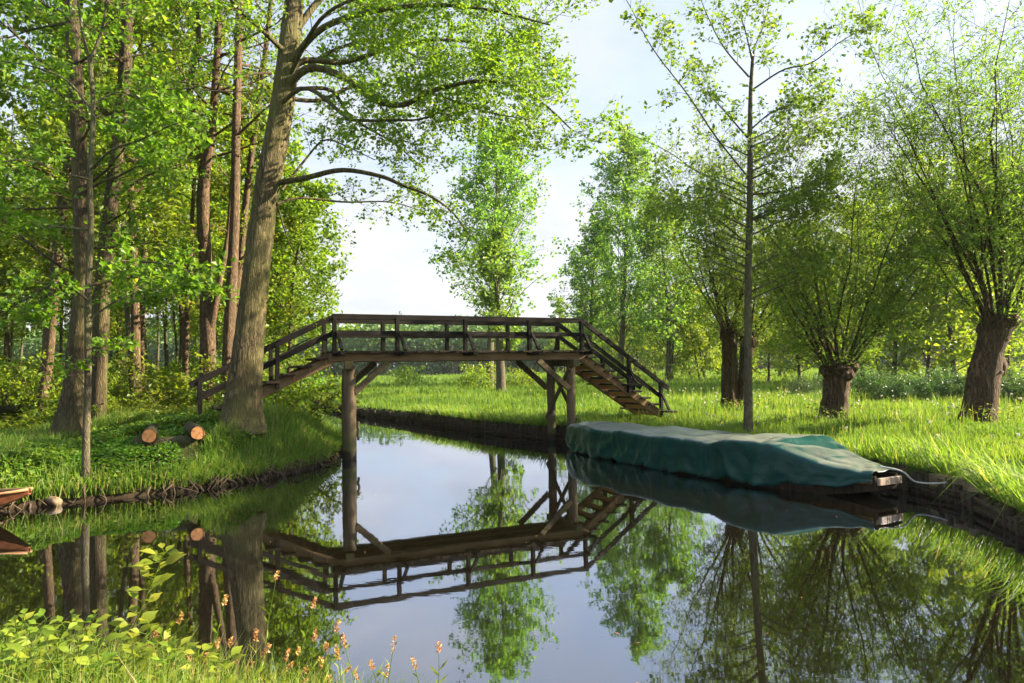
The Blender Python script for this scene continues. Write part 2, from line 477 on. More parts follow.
gx = axis(-13, 13, -900, 900, .16, 1.09)
gy = axis(2.0, 26, -80, 1200, .16, 1.08)
GX, GY = np.meshgrid(gx, gy)
GZ = hgt(GX, GY)
nx, ny = len(gx), len(gy)
idx = np.arange(nx * ny).reshape(ny, nx)
quads = np.stack((idx[:-1, :-1], idx[:-1, 1:], idx[1:, 1:], idx[1:, :-1]), -1).reshape(-1, 4)
me = mesh_data('ground', np.stack((GX, GY, GZ), -1).reshape(-1, 3), quads)
sdv, kv = sdist(GX, GY)
soil = np.clip(1.15 - sdv / np.where(kv == 2, .55, .22), 0, 1)
clr = ((GX > -7.6) & (GX < -5.7) & (GY > 11.9) & (GY < 14.6)).ravel()
soil = np.where(clr & (sdv > .3), .75, soil)
fl = (kv == 2) & (sdv > 4)
soil = np.where(fl, np.maximum(soil, .35), soil)
at = me.attributes.new('soil', 'FLOAT', 'POINT')
at.data.foreach_set('value', soil.astype(np.float32))
tag(link('ground', me, M['ground']), kind='structure')
me = mesh_data('water', [(-70, 2.2, 0), (8, 2.2, 0), (8, 135, 0), (-70, 135, 0)], [(0, 1, 2, 3)])
tag(link('canal_water', me, M['water']), kind='structure')

# ------------------------------------------------------------------ tubes, boxes, leaves
class Geo:
    def __init__(s):
        s.v = []; s.q = []; s.t = []; s.n = 0
        s.lp = []; s.ld = []; s.ls = []
    def tube(s, pts, rad, n=6, cap=False, flat=None, rng=None, rough=0.0):
        pts = np.asarray(pts, float); k = len(pts)
        rad = np.broadcast_to(np.asarray(rad, float), (k,))
        tan = nrm(np.gradient(pts, axis=0))
        m = nrm(tan.mean(0)[None])[0]
        ref = np.array((0, 0, 1.0)) if abs(m[2]) < .75 else np.array((1.0, 0, 0))
        a = nrm(np.cross(tan, ref)); b = np.cross(tan, a)
        th = np.linspace(0, 2 * np.pi, n, endpoint=False)
        rr = rad[:, None] * np.ones((1, n))
        if rough and rng is not None:
            lob = 1 + rough * np.sin(th * 3 + rng.uniform(0, 6))[None] + rough * .7 * np.sin(th * 5 + rng.uniform(0, 6))[None]
            rr = rr * lob * (1 + rng.normal(0, rough * .35, (k, n)))
        ring = pts[:, None] + rr[..., None] * (np.cos(th)[None, :, None] * a[:, None] + np.sin(th)[None, :, None] * b[:, None])
        base = s.n
        s.v.append(ring.reshape(-1, 3)); s.n += k * n
        i = np.arange(k - 1)[:, None] * n + np.arange(n)[None]
        j = np.arange(k - 1)[:, None] * n + (np.arange(n)[None] + 1) % n
        s.q.append(np.stack((i, j, j + n, i + n), -1).reshape(-1, 4) + base)
        if cap:
            for e, o in ((0, 1), (k - 1, -1)):
                s.v.append(pts[e][None]); c = s.n; s.n += 1
                w = base + e * n + np.arange(n); w2 = base + e * n + (np.arange(n) + 1) % n
                s.t.append(np.stack((w2, w, np.full(n, c)) if o == 1 else (w, w2, np.full(n, c)), -1))
        return s
    def box(s, c, size, R=None):
        h = np.array(size) / 2
        p = np.array([(x, y, z) for x in (-1, 1) for y in (-1, 1) for z in (-1, 1)], float) * h
        if R is not None: p = p @ np.asarray(R).T
        p = p + np.array(c)
        b = s.n
        s.v.append(p); s.n += 8
        s.q.append(np.array([(0, 1, 3, 2), (4, 6, 7, 5), (0, 4, 5, 1), (2, 3, 7, 6), (0, 2, 6, 4), (1, 5, 7, 3)]) + b)
        return s
    def leaves(s, p, d, size):
        s.lp.append(np.atleast_2d(p)); s.ld.append(np.atleast_2d(d)); s.ls.append(np.broadcast_to(size, (len(np.atleast_2d(p)),)))
    def wood(s, name, mat, parent=None, base=(0, 0, 0), smooth_shade=True):
        v = np.concatenate(s.v) - np.array(base)
        me = mesh_data(name, v, np.concatenate(s.q) if s.q else None, np.concatenate(s.t) if s.t else None, smooth_shade=smooth_shade)
        return link(name, me, mat, parent)
    def foliage(s, name, mat, parent, rng, base=(0, 0, 0), aspect=.62, up=.6, jit=.9, long=False):
        p = np.concatenate(s.lp); d = np.concatenate(s.ld); L = np.concatenate(s.ls)
        me = leaf_mesh(name, p - np.array(base), d, L, rng, aspect, up, jit, long)
        return link(name, me, mat, parent)

def leaf_mesh(name, p, d, L, rng, aspect=.62, up=.6, jit=.9, long=False):
    N = len(p)
    d = nrm(d + rng.normal(0, jit, (N, 3)))
    n = nrm(rng.normal(0, 1, (N, 3)) + np.array((0, 0, up * 2)))
    u = nrm(d - (d * n).sum(1, keepdims=True) * n)
    v = np.cross(n, u)
    L = L * rng.uniform(.5, 1.4, N)
    W = (L * aspect * rng.uniform(.8, 1.2, N) * .5)[:, None]; L = L[:, None]
    mid = .45 if not long else .5
    pt = p
    r = p + u * L * mid + v * W + n * W * .25
    l = p + u * L * mid - v * W + n * W * .25
    t = p + u * L - n * L * .12
    verts = np.stack((pt, r, t, l), 1).reshape(-1, 3)
    q = np.arange(N * 4).reshape(N, 4)
    return mesh_data(name, verts, q, rnd=rng.uniform(0, 1, N), smooth_shade=False)

def walk(rng, p, d, length, k, wig, trop=0.0):
    p = np.asarray(p, float); d = np.asarray(d, float) / np.linalg.norm(d)
    out = [p]; st = length / k
    for _ in range(k):
        d = d + rng.normal(0, wig, 3) + np.array((0, 0, trop))
        d = d / np.linalg.norm(d)
        p = p + d * st
        out.append(p)
    return np.array(out)

def spline(pts, k):
    """Catmull-Rom through the points, k samples in all"""
    pts = np.asarray(pts, float)
    e = np.vstack((2 * pts[0] - pts[1], pts, 2 * pts[-1] - pts[-2]))
    n = len(pts) - 1
    o = []
    for t in np.linspace(0, n - 1e-6, k):
        i = int(t); f = t - i
        a, b, c, d = e[i], e[i + 1], e[i + 2], e[i + 3]
        o.append(.5 * (2 * b + (c - a) * f + (2 * a - 5 * b + 4 * c - d) * f * f + (3 * b - a - 3 * c + d) * f ** 3))
    return np.array(o)

def along(pts, t):
    f = t * (len(pts) - 1); i = min(int(f), len(pts) - 2); f -= i
    return pts[i] * (1 - f) + pts[i + 1] * f, nrm((pts[i + 1] - pts[i])[None])[0]

def perp(rng, t):
    a = rng.normal(0, 1, 3); a -= t * (a @ t)
    return a / np.linalg.norm(a)

def twigs(g, rng, pts, r, length, count, lv, leaf, nleaf, t0=.15, spread=.9, trop=.03, wig=.16, fade=.45, flat=0.0):
    """side shoots along a limb; at the last level they carry leaves"""
    for i in range(count):
        t = t0 + (1 - t0) * (i + rng.uniform(0, 1)) / count
        p, tn = along(pts, min(t, .999))
        a = perp(rng, tn)
        if flat: a = a * np.array((1, 1, 1 - flat)); a = a / max(np.linalg.norm(a), 1e-6)
        d = tn * rng.uniform(.35, .9) + a * spread
        ln = length * (1 - fade * t) * rng.uniform(.65, 1.25)
        w = walk(rng, p, d, ln, 4, wig, trop)
        g.tube(w, np.linspace(r * (1 - .5 * t), r * .3, 5), 4 if lv else 3)
        if lv > 0:
            twigs(g, rng, w, r * .5, length * .5, max(3, int(count * .6)), lv - 1, leaf, nleaf, .2, spread, trop, wig, fade, flat)
        if lv == 0:
            m = rng.poisson(nleaf)
            if m:
                f = rng.uniform(.15, .999, m) * (len(w) - 1)
                k = f.astype(int); f = (f - k)[:, None]
                q = w[k] * (1 - f) + w[k + 1] * f
                g.leaves(q + rng.normal(0, leaf * .55, (m, 3)), nrm(w[k + 1] - w[k]) + rng.normal(0, .6, (m, 3)), leaf)

def limb(g, rng, pts, r0, r1, n=7, k=None):
    s = spline(pts, k or max(6, len(pts) * 4))
    g.tube(s, np.linspace(r0, r1, len(s)), n)
    return s

def pix(lst, Y0):
    """limb given in picture points (x, y[, extra depth])"""
    return np.array([P(q[0], q[1], Y0 + (q[2] if len(q) > 2 else 0)) for q in lst])

def trunk(g, rng, pts, widths, Y, n=16, rough=.045, flare=.0, k=26):
    s = spline(pts, k)
    w = np.interp(np.linspace(0, 1, k), np.linspace(0, 1, len(widths)), np.array(widths)) * Y / F / 2
    if flare:
        hh = np.linalg.norm(s - s[0], axis=1)
        w = w * (1 + flare * np.exp(-hh / .35))
    g.tube(s, w, n, rng=rng, rough=rough)
    return s

# ------------------------------------------------------------------ the footbridge
BO = np.array((-4.07, 15.9)); BU = np.array((.907, .4215)); BV = np.array((-.4215, .907))
def B(s, v, z):
    q = BO + BU * s + BV * v
    return np.array((q[0], q[1], z))

def beam(name, p0, p1, w, h, mat, parent, base=(0, 0, 0), up=(0, 0, 1), bevel=.008):
    """a squared timber from p0 to p1, w wide and h high"""
    p0 = Vector(p0); p1 = Vector(p1)
    x = (p1 - p0); L = x.length; x.normalize()
    u = Vector(up)
    if abs(x.dot(u)) > .98: u = Vector((BV[0], BV[1], 0))
    y = u.cross(x).normalized(); z = x.cross(y)
    g = Geo().box((0, 0, 0), (L, w, h))
    o = g.wood(name, mat, parent, smooth_shade=False)
    R = Matrix((x, y, z)).transposed().to_4x4()
    o.matrix_local = Matrix.Translation((p0 + p1) / 2 - Vector(base)) @ R
    if bevel:
        b = o.modifiers.new('bevel', 'BEVEL'); b.width = bevel; b.segments = 2
    return o

DECK = 2.48; BW = 1.30; BL = 6.57
bb = (float(B(BL / 2, BW / 2, 0)[0]), float(B(BL / 2, BW / 2, 0)[1]), 0.0)
bridge = thing('footbridge', 'dark timber footbridge with stairs at both ends crossing the canal', 'footbridge', bb)
rg = np.random.default_rng(5)
def bm(name, p0, p1, w, h, mat, parent=bridge, **k):
    return beam(name, p0, p1, w, h, M[mat], parent, bb, **k)
g = Geo()
s_ = -.05; R3 = np.array(((BU[0], BV[0], 0), (BU[1], BV[1], 0), (0, 0, 1)))
while s_ < BL + .05:
    wd = rg.uniform(.13, .15)
    g.box(B(s_ + wd / 2, BW / 2 + rg.normal(0, .012), DECK - .025 + rg.normal(0, .003)) - np.array(bb), (wd - .012, BW + .22, .05), R3)
    s_ += wd
g.wood('deck', M['deck_wood'], bridge, smooth_shade=False)
for v in (.10, BW / 2, BW - .10):
    bm('beam', B(-.08, v, DECK - .15), B(BL + .08, v, DECK - .15), .15, .19, 'beam_wood')
posts = (0.03, 1.49, 3.21, 4.97, 6.52)
RT, RM = .84, .42
for v, o in ((-.02, -1), (BW + .02, 1)):
    for s_ in posts:
        bm('railing_post', B(s_, v, DECK - .12), B(s_, v, DECK + RT - .06), .09, .11, 'dark_wood')
        bm('railing_brace', B(s_ + .1, v + o * .34, DECK + .01), B(s_ + .05, v + o * .05, DECK + RM + .02), .06, .075, 'dark_wood', up=(BU[0], BU[1], 0))
        bm('outrigger', B(s_ + .1, v - o * .15, DECK - .075), B(s_ + .1, v + o * .44, DECK - .075), .10, .09, 'dark_wood')
    bm('handrail', B(-.03, v - o * .01, DECK + RT - .055), B(BL + .03, v - o * .01, DECK + RT - .055), .07, .13, 'dark_wood')
    bm('middle_rail', B(-.03, v - o * .08, DECK + RM), B(BL + .03, v - o * .08, DECK + RM), .05, .11, 'dark_wood')

def stairs(s0, sgn, length, zbot, n, psts, braces):
    for v in (.08, BW - .08):
        bm('stringer', B(s0 - sgn * .05, v, DECK - .17), B(s0 + sgn * length, v, zbot - .10), .09, .20, 'beam_wood')
    for i in range(n):
        f = (i + .75) / n
        z = DECK + (zbot - DECK) * (i + 1) / (n + .25)
        c = s0 + sgn * length * f
        ext = .50 if any(abs(c - p) < length / n * .5 for p in psts) and braces else 0
        bm('tread', B(c, -.10 - ext, z), B(c, BW + .10 + ext, z), .29, .05, 'deck_wood')
        bm('riser', B(c - sgn * .11, .02, z - .085), B(c - sgn * .11, BW - .02, z - .085), .03, .11, 'riser_wood')
    for v, o in ((-.02, -1), (BW + .02, 1)):
        zr = lambda s: DECK + (zbot - DECK) * (s - s0) * sgn / length
        for p in psts:
            bm('railing_post', B(p, v, zr(p) - .20), B(p, v, zr(p) + RT - .07), .09, .10, 'dark_wood')
            if braces:
                bm('railing_brace', B(p + .02, v + o * .33, zr(p) + .02), B(p, v + o * .05, zr(p) + RM + .05), .05, .07, 'dark_wood', up=(BU[0], BU[1], 0))
        e = s0 + sgn * (length + .16)
        bm('handrail', B(s0 - sgn * .02, v - o * .01, DECK + RT - .06), B(e, v - o * .01, zr(e) + RT - .06), .07, .12, 'dark_wood')
        bm('middle_rail', B(s0 - sgn * .02, v - o * .08, DECK + RM - .01), B(e - sgn * .2, v - o * .08, zr(e - sgn * .2) + RM - .01), .05, .11, 'dark_wood')
stairs(0.0, -1, 2.80, 1.06, 8, (-1.21, -2.76), False)
stairs(BL, 1, 2.60, .72, 9, (8.0, 9.06), True)

def pile(p0, p1, r, name='pile'):
    g = Geo()
    k = 9
    pts = np.linspace(np.array(p0), np.array(p1), k) + rg.normal(0, .006, (k, 3))
    g.tube(pts - np.array(bb), np.linspace(r * 1.02, r * .96, k), 18, cap=True, rng=rg, rough=.018)
    return g.wood(name, M['wet_pile'], bridge)
for s_, r, sk_ in ((.38, .16, .22), (6.24, .12, 0)):
    for v in (.10, BW - .06):
        pile(B(s_ + (sk_ if v > .5 else 0), v, -.9), B(s_ + (sk_ if v > .5 else 0), v, DECK - .43), r)
    bm('crosshead', B(s_ - sk_ * .3, -.22, DECK - .335), B(s_ + sk_ * 1.2, BW + .16, DECK - .335), .19, .18, 'pile_wood')
pile(B(.575, .06, .42), B(.575, .06, .85), .03, 'fender_pole')
for v in (.02, BW - .02):
    bm('knee_brace', B(.48, v, 1.52), B(1.28, v, DECK - .25), .10, .14, 'pile_wood')
    bm('knee_brace', B(6.14, v, 1.46), B(5.22, v, DECK - .25), .10, .14, 'pile_wood')
bm('cross_brace', B(6.14, .0, 2.0), B(6.14, BW + .05, .62), .05, .12, 'pile_wood')
bm('cross_brace', B(6.35, .05, .62), B(6.35, BW, 1.95), .05, .12, 'pile_wood')

# ------------------------------------------------------------------ covered punt
rb = np.random.default_rng(11)
A0 = np.array((1.62, 17.75)); A1 = np.array((5.50, 10.42))
bl = np.linalg.norm(A1 - A0); bd = (A1 - A0) / bl; bp = np.array((-bd[1], bd[0]))   # bp points to the bank
if bp[0] < 0: bp = -bp
mid = (A0 + A1) / 2
punt = thing('covered_punt', 'long flat wooden punt under a green tarpaulin moored along the grassy bank', 'boat', (mid[0], mid[1], 0))
def boat_pt(t, w, z):
    q = A0 + bd * bl * t - mid
    q = q + bp * w
    return (q[0], q[1], z)
def halfw(t):
    return np.interp(t, [0, .06, .2, .5, .8, .92, 1], [.30, .48, .72, .82, .78, .52, .27])
def sheer(t):
    return .30 + .10 * (1 - t / .16) ** 2 * (t < .16) + .05 * ((t - .8) / .2) ** 2 * (t > .8)
g = Geo()
ts = np.linspace(0, 1, 41)
hv = []
for t in ts:
    w = float(halfw(t)); z1 = float(sheer(t)); kz = -.10 + .36 * max(0, 1 - t / .13) ** 1.6 + .24 * max(0, (t - .80) / .20) ** 1.5
    kz = min(kz, z1 - .12)
    for (a, z) in ((-w, z1), (-w * .86, kz), (w * .86, kz), (w, z1), (w - .05, z1), (w * .8, kz + .04), (-w * .8, kz + .04), (-w + .05, z1)):
        hv.append(boat_pt(t, a, z))
hq = []
for i in range(40):
    for j in range(8):
        a, b = i * 8 + j, i * 8 + (j + 1) % 8
        hq.append((a, b, b + 8, a + 8))
for e in (0, 40):
    o = e * 8
    hq += [(o, o + 1, o + 6, o + 7), (o + 1, o + 2, o + 5, o + 6), (o + 2, o + 3, o + 4, o + 5)]
link('hull', mesh_data('hull', hv, hq, smooth_shade=False), M['stake'], punt)  # near-black stake colour: the shade on the hull is painted in
# tarpaulin draped over thwarts and a ridge board
nu, nw = 220, 56
U, W = np.meshgrid(np.linspace(-.005, 1.0, nu), np.linspace(-1, 1, nw), indexing='ij')
def interp(t, xs, ys): return np.interp(t, xs, ys)
top = interp(U, [0, .012, .05, .14, .30, .34, .47, .52, .66, .70, .815, .835, .91, 1.0], [.33, .56, .65, .68, .64, .70, .64, .69, .66, .74, .78, .70, .50, .42])
drop = interp(U, [0, .03, .1, .5, .62, .80, .9, 1.0], [.20, .08, .02, .02, .03, .07, .14, .25])
hw = halfw(np.clip(U, 0, 1)) + .06
aw = np.abs(W)
k0 = .62                                          # inside k0: the top; outside: the skirt
tt = np.clip(aw / k0, 0, 1)
sk = np.clip((aw - k0) / (1 - k0), 0, 1)
ypos = np.sign(W) * (hw * tt * .97 + (.035 + .05 * sk) * (sk > 0) * sk ** .6)
crown = top + .022 * (1 - tt) * np.clip(np.sin(U * 20) * .5 + .6, 0, 1) * (U < .9) - .02 * np.exp(-((tt - .55) / .12) ** 2) * np.abs(np.sin(U * 26)) + .012 * np.sin(U * 150 + 7 * W) * np.clip((U - .9) / .08, 0, 1) - .035 * tt ** 6 - .018 * np.sin(U * 60) * tt * (1 - tt) * 3
zpos = crown * (1 - sk) + drop * sk
fold0 = (np.sin(U * 74 + 2 * np.sin(U * 23)) * .6 + np.sin(U * 141 + 1.3 + 3 * sk) * .35 + np.sin(U * 38 - 2.5 * sk + .7) * .7)
cre = 1 - 2 * np.abs(np.sin(U * 41 + 3.2 * sk + 1.5 * np.sin(U * 13))) ** .6 + .6 * (1 - 2 * np.abs(np.sin(U * 67 - 4.0 * sk + 2 * np.sin(U * 19)))**.6)
cr2 = 1 - 2 * np.abs(np.sin(U * 29 - 2.2 * sk * np.cos(U * 9) + 2 * np.sin(U * 7 + 1))) ** .45
cr3 = 1 - 2 * np.clip(np.abs(np.sin(U * 17 + 5.5 * sk + 2.2 * np.sin(U * 5))) * 2.2, 0, 1) ** .8
cr4 = 1 - 2 * np.clip(np.abs(np.sin(U * 23 - 6.5 * sk + 1.7 * np.sin(U * 8 + 2))) * 2.4, 0, 1) ** .8
fold = .35 * cr3 + .35 * cr4 + .4 * fold0 + .5 * cre + .3 * cr2
amp = .055 * sk * (1 - .15 * sk) + .006 * tt * (sk == 0)
ypos = ypos + np.sign(W) * amp * fold
zpos = zpos + (.018 * np.sin(U * 95 + W * 4) + .022 * np.sin(U * 44 + 1)) * sk + .012 * (sk == 0) * np.sin(U * 31 + W * 6) * np.cos(W * 5 + U * 14)
# long diagonal creases near the bow end
for us in (.155, .315, .475, .635):                # sewn seams
    zpos += .012 * np.exp(-((U - us) / .0035) ** 2) * (sk == 0)
    ypos += np.sign(W) * .012 * np.exp(-((U - us) / .0035) ** 2) * (sk > 0)
zpos -= .03 * np.exp(-((U - .84 - .05 * W) / .012) ** 2) + .02 * np.exp(-((U - .76 + .07 * W) / .01) ** 2) + .02 * np.exp(-((U - .56 + .03 * W) / .007) ** 2)
bx = A0[0] - mid[0] + bd[0] * bl * U + bp[0] * ypos
by = A0[1] - mid[1] + bd[1] * bl * U + bp[1] * ypos
ii = np.arange(nu * nw).reshape(nu, nw)
tq = np.stack((ii[:-1, :-1], ii[1:, :-1], ii[1:, 1:], ii[:-1, 1:]), -1).reshape(-1, 4)
tv = list(np.stack((bx, by, zpos), -1).reshape(-1, 3))
# close the stern end of the sheet
cap0 = len(tv); tv.append(np.array(boat_pt(-.012, 0, .26)))
tt_ = [(int(ii[0, j + 1]), int(ii[0, j]), cap0) for j in range(nw - 1)]
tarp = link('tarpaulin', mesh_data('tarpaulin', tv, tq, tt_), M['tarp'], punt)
so = tarp.modifiers.new('thick', 'SOLIDIFY'); so.thickness = .006; so.offset = 1
# bow board with a blue-grey rag of tarp tied on it
def bwp(t, w, z): return np.array(boat_pt(t, w, z))
bmx = lambda n, a, b, w, h, mt: beam(n, a, b, w, h, M[mt], punt)
bmx('bow_board', bwp(1.006, -.26, .275), bwp(1.006, .26, .275), .04, .11, 'plate_metal')
for sg in (-1, 1):
    g = Geo()
    tq_ = np.linspace(.76, .997, 16)
    lo = [boat_pt(t, sg * (float(halfw(t)) + .012), float(np.interp(t, [.55, .8, 1], [.10, .13, .25]))) for t in tq_]
    hi = [boat_pt(t, sg * (float(halfw(t)) + .016), float(sheer(t)) + .004) for t in tq_]
    sv = lo + hi; k_ = len(tq_)
    o_ = link('side_plank', mesh_data('side_plank', sv, [(i, i + 1, k_ + i + 1, k_ + i) for i in range(k_ - 1)]), M['hull_wood'], punt)
    so_ = o_.modifiers.new('thick', 'SOLIDIFY'); so_.thickness = .02; so_.offset = 0
g = Geo(); e0 = np.array((mid[0], mid[1], 0))
rp = [bwp(.985, .05, .46) + e0, bwp(1.012, .22, .40) + e0, (5.95, 10.45, .24), (6.2, 10.2, .26), (6.42, 10.0, .38)]
g.tube(spline(rp, 22), .014, 6)
tag(g.wood('mooring_rope', M['rope'], None), 'thin grey rope hanging slack from the covered punt to the bank', 'rope')

# ------------------------------------------------------------------ brown punt poking in at the left edge
rp2 = np.random.default_rng(3)
tip = P(30, 489, 9.85)
pu = thing('wooden_punt', 'reddish brown wooden punt with its pointed bow poking past the far bank roots', 'boat', (float(tip[0]) - 2.5, float(tip[1]) + .1, 0))
pb = np.array((tip[0] - 2.5, tip[1] + .1))
hv = []; hq = []
tl = np.linspace(0, 1, 21)
for t in tl:
    x = tip[0] - 5.2 * (1 - t) - pb[0]
    yc = tip[1] + .35 * (1 - t) - pb[1]
    w = .62 * (1 - max(0, (t - .62) / .38) ** 1.7) + .03
    z1 = .27 + .16 * max(0, (t - .5) / .5) ** 2
    kz = -.10 + .46 * max(0, (t - .66) / .34) ** 1.5
    kz = min(kz, z1 - .03)
    for (a, z) in ((-w, z1), (-w * .8, kz), (w * .8, kz), (w, z1), (w - .02, z1), (w * .76, kz + .02), (-w * .76, kz + .02), (-w + .02, z1)):
        hv.append((x, yc + a, z))
for i in range(20):
    for j in range(8):
        a, b = i * 8 + j, i * 8 + (j + 1) % 8
        hq.append((a, b, b + 8, a + 8))
for o in (0, 160): hq += [(o, o + 1, o + 6, o + 7), (o + 1, o + 2, o + 5, o + 6), (o + 2, o + 3, o + 4, o + 5)]
link('hull', mesh_data('hull', hv, hq, smooth_shade=False), M['boat_wood'], pu)
for sgn in (-1, 1):
    g = Geo(); ln = []
    for t in tl:
        w = .62 * (1 - max(0, (t - .62) / .38) ** 1.7) + .035
        ln.append((tip[0] - 5.2 * (1 - t) - pb[0], tip[1] + .35 * (1 - t) - pb[1] + sgn * w, .275 + .16 * max(0, (t - .5) / .5) ** 2))
    g.tube(ln, .02, 6, cap=True).wood('gunwale', M['rim_wood'], pu)

# ------------------------------------------------------------------ bank timbers, logs
def bank_line(n0, n1, step, off=0.0):
    pts = np.array(R_BANK[n0:n1 + 1]); o = []
    for a, b in zip(pts[:-1], pts[1:]):
        L = np.linalg.norm(b - a); d = (b - a) / L; nrm_ = np.array((-d[1], d[0]))
        for t in np.arange(0, L, step): o.append(a + d * t + nrm_ * off)
    return np.array(o)
rs = np.random.default_rng(21)
g = Geo()
bl_ = bank_line(0, len(R_BANK) - 2, .17, .0)
sel = bl_[(bl_[:, 1] < 75)]
for p in sel:
    top_ = .33 - .14 * float(smooth(np.array((11.5 - p[1]) / 2.5))) + rs.normal(0, .035); lean = rs.normal(0, .025, 2)
    if rs.uniform() < .12: continue
    g.tube([(p[0], p[1], -.5), (p[0] + lean[0] * .5, p[1] + lean[1] * .5, .0), (p[0] + lean[0], p[1] + lean[1], top_)], rs.uniform(.05, .085), 7, cap=True)
# wattle rods woven along the stakes
for z in (.05, .11, .17):
    ctr = bank_line(0, len(R_BANK) - 2, .5, .03 * (1 if z > .2 else -1))
    ctr = ctr[ctr[:, 1] < 75]
    if len(ctr) > 4:
        g.tube(np.column_stack((ctr + rs.normal(0, .02, ctr.shape), np.full(len(ctr), z) + rs.normal(0, .02, len(ctr)))), .035, 5)
tag(g.wood('bank_revetment', M['stake'], None), 'row of dark wooden stakes and wattle holding the meadow bank above the water', 'revetment')
# two squared mooring timbers beside the punt's bow
for i, (px, py, z0, lab) in enumerate(((934, 488, .36, 'weathered timber baulk lying in the bank edge where the mooring rope ends'), (953, 494, .34, 'short upright bank post at the end of the timber baulk'))):
    if i == 0:
        a = np.array((6.28, 10.55, .24)); b = np.array((6.42, 9.85, .26))
        o = beam('bank_timber', a, b, .18, .22, M['drift'], None)
    else:
        q = G(953, 500, .15)
        o = Geo().tube([(6.33, 9.66, -.4), (6.33, 9.66, .1), (6.34, 9.66, .37)], (.11, .11, .10), 12, cap=True, rng=rs, rough=.03).wood('bank_post', M['drift'], None)
    tag(o, lab, 'timber' if i == 0 else 'post')

def log(name, p0, p1, r, label, cat='log', ends=True, mat='log_bark'):
    p0 = Vector(p0); p1 = Vector(p1); x = (p1 - p0); L = x.length; x.normalize()
    y = Vector((0, 0, 1)).cross(x).normalized(); z = x.cross(y)
    root = thing(name, label, cat)
    root.matrix_world = Matrix.Translation(p0) @ Matrix((x, y, z)).transposed().to_4x4()
    g = Geo(); k = 10
    pts = np.column_stack((np.linspace(0, L, k), rs.normal(0, r * .04, k), rs.normal(0, r * .04, k)))
    g.tube(pts, r, 18, cap=not ends, rng=rs, rough=.045)
    g.wood('bark', M[mat], root)
    if ends:
        for xx in (0.004, L - .004):
            d = Geo().tube([(xx - .004, 0, 0), (xx + .004, 0, 0)], r * .96, 18, cap=True, rng=rs, rough=.025)
            d.wood('cut_end', M['log_end'], root, smooth_shade=False)
    return root
def ground_pt(px, Y, dz=0.0):
    q = P(px, 430, Y)
    return np.array((q[0], Y, h1(q[0], Y) + dz))
e = P(149, 436, 12.7); log('cut_log', e, e + np.array((-.75, 1.6, -.02)), .125, 'cut log with round orange end on the wood pile, farther from the big tree')
e = P(198, 433, 12.9); log('cut_log', e, e + np.array((-.85, 1.5, .0)), .125, 'cut log with round orange end on the wood pile, nearer to the big tree')
a = P(134, 445, 12.85); b = P(196, 443, 13.15); log('cut_log', a, b, .14, 'mossy log lying crosswise under the two orange ended logs', ends=False)
a = P(-30, 411, 17.5); b = P(22, 408, 17.7); log('fallen_log', a, b, .10, 'thin fallen log lying in the sunlit undergrowth at the wood edge', ends=False)
a = P(38, 497, 11.35); b = P(83, 490, 11.7); log('driftwood', a, b, .09, 'pale barkless log lying along the root tangled bank beside the slim tree', ends=False, mat='drift')
a = P(32, 492, 11.2); b = P(58, 503, 10.9); log('driftwood', a, b, .07, 'short pale log end sticking out over the water below the slim tree', ends=False, mat='drift')

# exposed roots along the left bank
g = Geo(); rr_ = np.random.default_rng(8)
lb = np.array(L_BANK)
for i in range(1, 9):
    a, b = lb[i], lb[i + 1]
    L = np.linalg.norm(b - a); d = (b - a) / L; nn = np.array((-d[1], d[0]))
    for t in np.arange(0, L, .045):
        p = a + d * (t + rr_.normal(0, .05))
        z0 = rr_.uniform(.05, .26); out_ = rr_.uniform(.02, .35)
        if rr_.uniform() < .45 + .4 * math.sin(t * 2.3 + i * 1.7): continue
        s0 = np.array((*(p + nn * out_ + d * rr_.normal(0, .12)), z0))
        e0 = np.array((*(p - nn * rr_.uniform(-.02, .16) + d * rr_.normal(0, .2)), -.06))
        m1 = (s0 + e0) / 2 + np.array((*( -nn * .08), rr_.uniform(.0, .10))) + rr_.normal(0, .04, 3)
        g.tube(spline([s0, m1, e0], 7), np.linspace(rr_.uniform(.012, .035), .008, 7), 5)
tag(g.wood('bank_roots', M['root'], None), 'tangle of exposed roots along the wooded bank', kind='stuff')

# ------------------------------------------------------------------ trees by the water, left
def tree_root(name, label, cat, px, py, Y, group=None):
    b = P(px, py, Y)
    z = h1(b[0], b[1])
    return thing(name, label, cat, (float(b[0]), float(b[1]), z), group), np.array((b[0], b[1], z))

